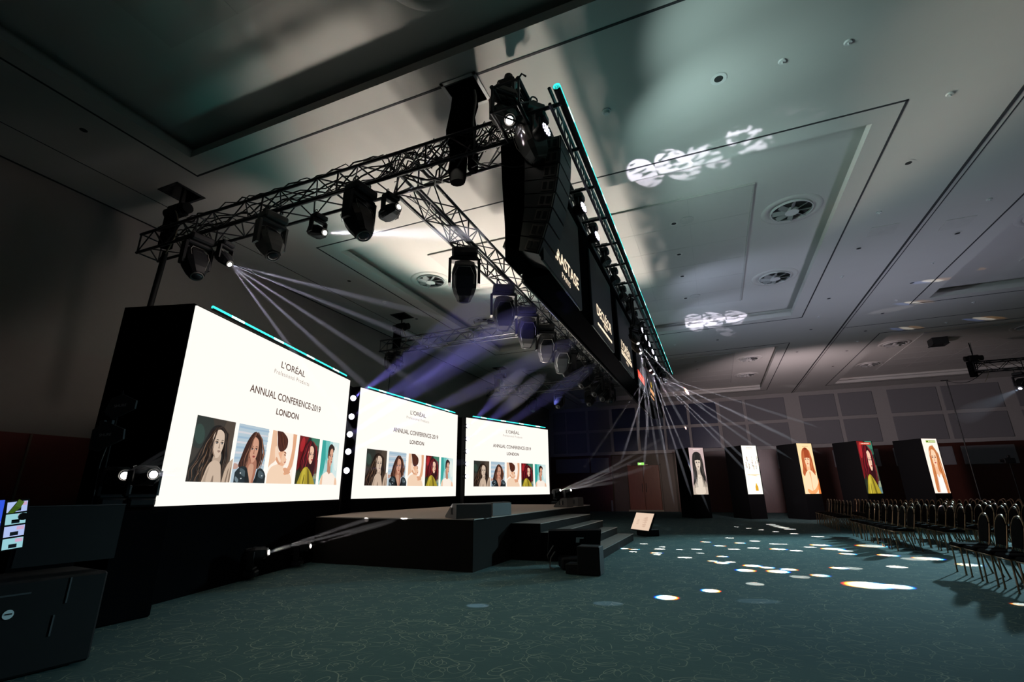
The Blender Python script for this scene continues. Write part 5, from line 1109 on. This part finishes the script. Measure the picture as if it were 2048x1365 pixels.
def dot_projector(loc, dots):
    """one lamp with a pierced plate: throws a group of small round spots on the floor"""
    S = Vector(loc); c = Vector((sum(d[0] for d in dots) / len(dots), sum(d[1] for d in dots) / len(dots), 0)); ax = (c - S).normalized()
    half = max(ax.angle(Vector((d[0] + sx * d[2] * 1.5, d[1] + sy * d[2] * 1.5, 0)) - S) for d in dots for sx in (-1, 0, 1) for sy in (-1, 0, 1))
    L_ = (c - S).length
    o = spot('floor_dot_lamp', loc, c, 22000 * (L_ / 6) ** 2, 2 * math.degrees(half) * 1.04, (1, 1, 1), .012, .02)
    Rm = o.rotation_euler.to_matrix(); d_ = o.data; d_.use_nodes = True; nt = d_.node_tree; em = nt.nodes['Emission']; N = nt.nodes.new; L = nt.links.new
    tc = N('ShaderNodeTexCoord')
    def dotp(v):
        n = N('ShaderNodeVectorMath'); n.operation = 'DOT_PRODUCT'; L(tc.outputs['Normal'], n.inputs[0]); n.inputs[1].default_value = v; return n.outputs['Value']
    def mth(op, *a, clamp=False):
        n = N('ShaderNodeMath'); n.operation = op; n.use_clamp = clamp
        for i, v in enumerate(a):
            if hasattr(v, 'links'): L(v, n.inputs[i])
            else: n.inputs[i].default_value = v
        return n.outputs[0]
    wz = mth('MULTIPLY', dotp(tuple(Rm[2])), -1.0 / S.z)
    X = mth('DIVIDE', dotp(tuple(Rm[0])), wz); Y = mth('DIVIDE', dotp(tuple(Rm[1])), wz)
    cb = N('ShaderNodeCombineXYZ'); L(X, cb.inputs[0]); L(Y, cb.inputs[1])
    tot = [None] * 3
    for (x, y, r, k) in dots:
        r = r * 1.15; e = {0: 0, 3: 0, 1: .11, 2: -.11}[k] * r; g = .35 if k == 3 else 1.0
        for ch, off in enumerate((-e, 0, e) if e else (0,)):
            ds = N('ShaderNodeVectorMath'); ds.operation = 'DISTANCE'; L(cb.outputs[0], ds.inputs[0]); ds.inputs[1].default_value = (x + off - S.x, y - S.y, 0)
            v = mth('MULTIPLY', mth('SUBTRACT', r * .95, ds.outputs['Value']), 14 / r, clamp=True)
            if g != 1: v = mth('MULTIPLY', v, g)
            for c_ in ((ch,) if e else (0, 1, 2)): tot[c_] = v if tot[c_] is None else mth('MAXIMUM', tot[c_], v)
    cc = N('ShaderNodeCombineColor')
    for i, m_ in enumerate((1.7, 1.0, .90)): L(mth('MULTIPLY', tot[i], m_), cc.inputs[i])
    L(cc.outputs[0], em.inputs['Color']); em.inputs['Strength'].default_value = 1.0
    return o
K_ = 12; cen = [DOTS[i * len(DOTS) // K_][:2] for i in range(K_)]
for it in range(12):
    grp = [[] for _ in cen]
    for d in DOTS: grp[min(range(len(cen)), key=lambda i: (cen[i][0] - d[0]) ** 2 + (cen[i][1] - d[1]) ** 2)].append(d)
    cen = [(sum(d[0] for d in g) / len(g), sum(d[1] for d in g) / len(g)) if g else c for g, c in zip(grp, cen)]
for i, g in enumerate(grp):
    if g: dot_projector((-.95, max(5.2, min(19.5, cen[i][1] * .93)), 4.3 + .4 * math.sin(i * 2.1)), g)
for (x, y, z), tg in (((-1.1, 13.4, 4.3), (6.6, 16.68, CZ)), ((-1.1, 13.4, 4.3), (6.71, 18.61, CZ)), ((-1.1, 13.9, 4.3), (9.66, 21.59, CZ)), ((-1.1, 13.9, 4.3), (7.42, 21.76, CZ))):
    v = Vector(tg) - Vector((x, y, z)); L_ = v.length; sd = Vector((v.y, -v.x, 0)).normalized() * .09
    for off, pw, c in ((0, 3600, (1, .92, .8)), (-1, 1200, (.25, .4, 1)), (1, 1200, (1, .5, .12))):
        spot('ceiling_dot_lamp', (x, y, z), Vector(tg) + Vector((.30 * off, 0, 0)), pw * (L_ / 8) ** 2, 2 * math.degrees(math.atan(.11 / L_)), c, .012, .3)

def gobo(name, loc, tgt, power, deg, col, scale, thr, seed, squash=1.0):
    o = spot(name, loc, tgt, power, deg, col, .02, .15); d = o.data; d.use_nodes = True; nt = d.node_tree; em = nt.nodes['Emission']
    tc = nt.nodes.new('ShaderNodeTexCoord'); mp = nt.nodes.new('ShaderNodeMapping'); mp.inputs['Location'].default_value = (seed, seed * .3, 0); mp.inputs['Scale'].default_value = (scale, scale * squash, scale)
    nz = nt.nodes.new('ShaderNodeTexNoise'); nz.inputs['Scale'].default_value = 1.0; nz.inputs['Detail'].default_value = 1.5
    m1 = nt.nodes.new('ShaderNodeMath'); m1.operation = 'SUBTRACT'; m1.inputs[1].default_value = thr
    m2 = nt.nodes.new('ShaderNodeMath'); m2.operation = 'MULTIPLY'; m2.inputs[1].default_value = 14; m2.use_clamp = True
    nt.links.new(tc.outputs['Normal'], mp.inputs['Vector']); nt.links.new(mp.outputs[0], nz.inputs['Vector']); nt.links.new(nz.outputs['Fac'], m1.inputs[0]); nt.links.new(m1.outputs[0], m2.inputs[0]); nt.links.new(m2.outputs[0], em.inputs['Strength'])
    return o
for k, (tx, ty, dg, pw) in enumerate(((-.62, 8.12, 9, 1500), (-.05, 8.10, 10, 1500), (.50, 8.10, 8, 1200), (1.22, 7.95, 9, 1300), (1.95, 7.6, 8, 90))):
    gobo('breakup_lamp', (-1.05 + .15 * k, 5.3, 5.2), (tx, ty, 7.23), pw, dg, (.86, .82, 1.0), 16, .38 + .04 * k, 1.3 + k * 2.1, 3.5)
for k, (tx, ty, dg, pw) in enumerate(((-.1, 18.0, 7, 3000), (.5, 18.02, 7, 3000), (1.2, 18.05, 6, 2600), (.0, 18.5, 5, 1500), (1.1, 19.6, 5, 900))):
    gobo('breakup_lamp', (-1.05, 12.6 + .3 * k, 5.2), (tx, ty, 7.33), pw, dg, (.84, .80, 1.0), 24, .42, 4.1 + k * 1.7, 3.5)

# further washes of the hall, with a door fill
spot('door_wash_lamp', (-3.2, 24.0, 3.4), (-4.5, 34.8, 1.9), 420, 36, (1.0, .80, .70), .2, .8)  # no fixture here: fill added to brighten the doors
spot('booth_wash_lamp', (-6.5, 20.5, 5.3), (-4.5, 34.5, 5.0), 300, 60, (.25, .28, 1.0), .1, .8)
spot('carpet_wash_lamp', (.8, 19.0, 5.7), (.3, 13.5, 0), 900, 75, (.62, .90, .95), .15, .8)
spot('front_wash_lamp', (-2.9, 5.0, 5.8), (-2.4, 5.4, 0), 360, 80, (1.0, .95, .72), .2, .9)
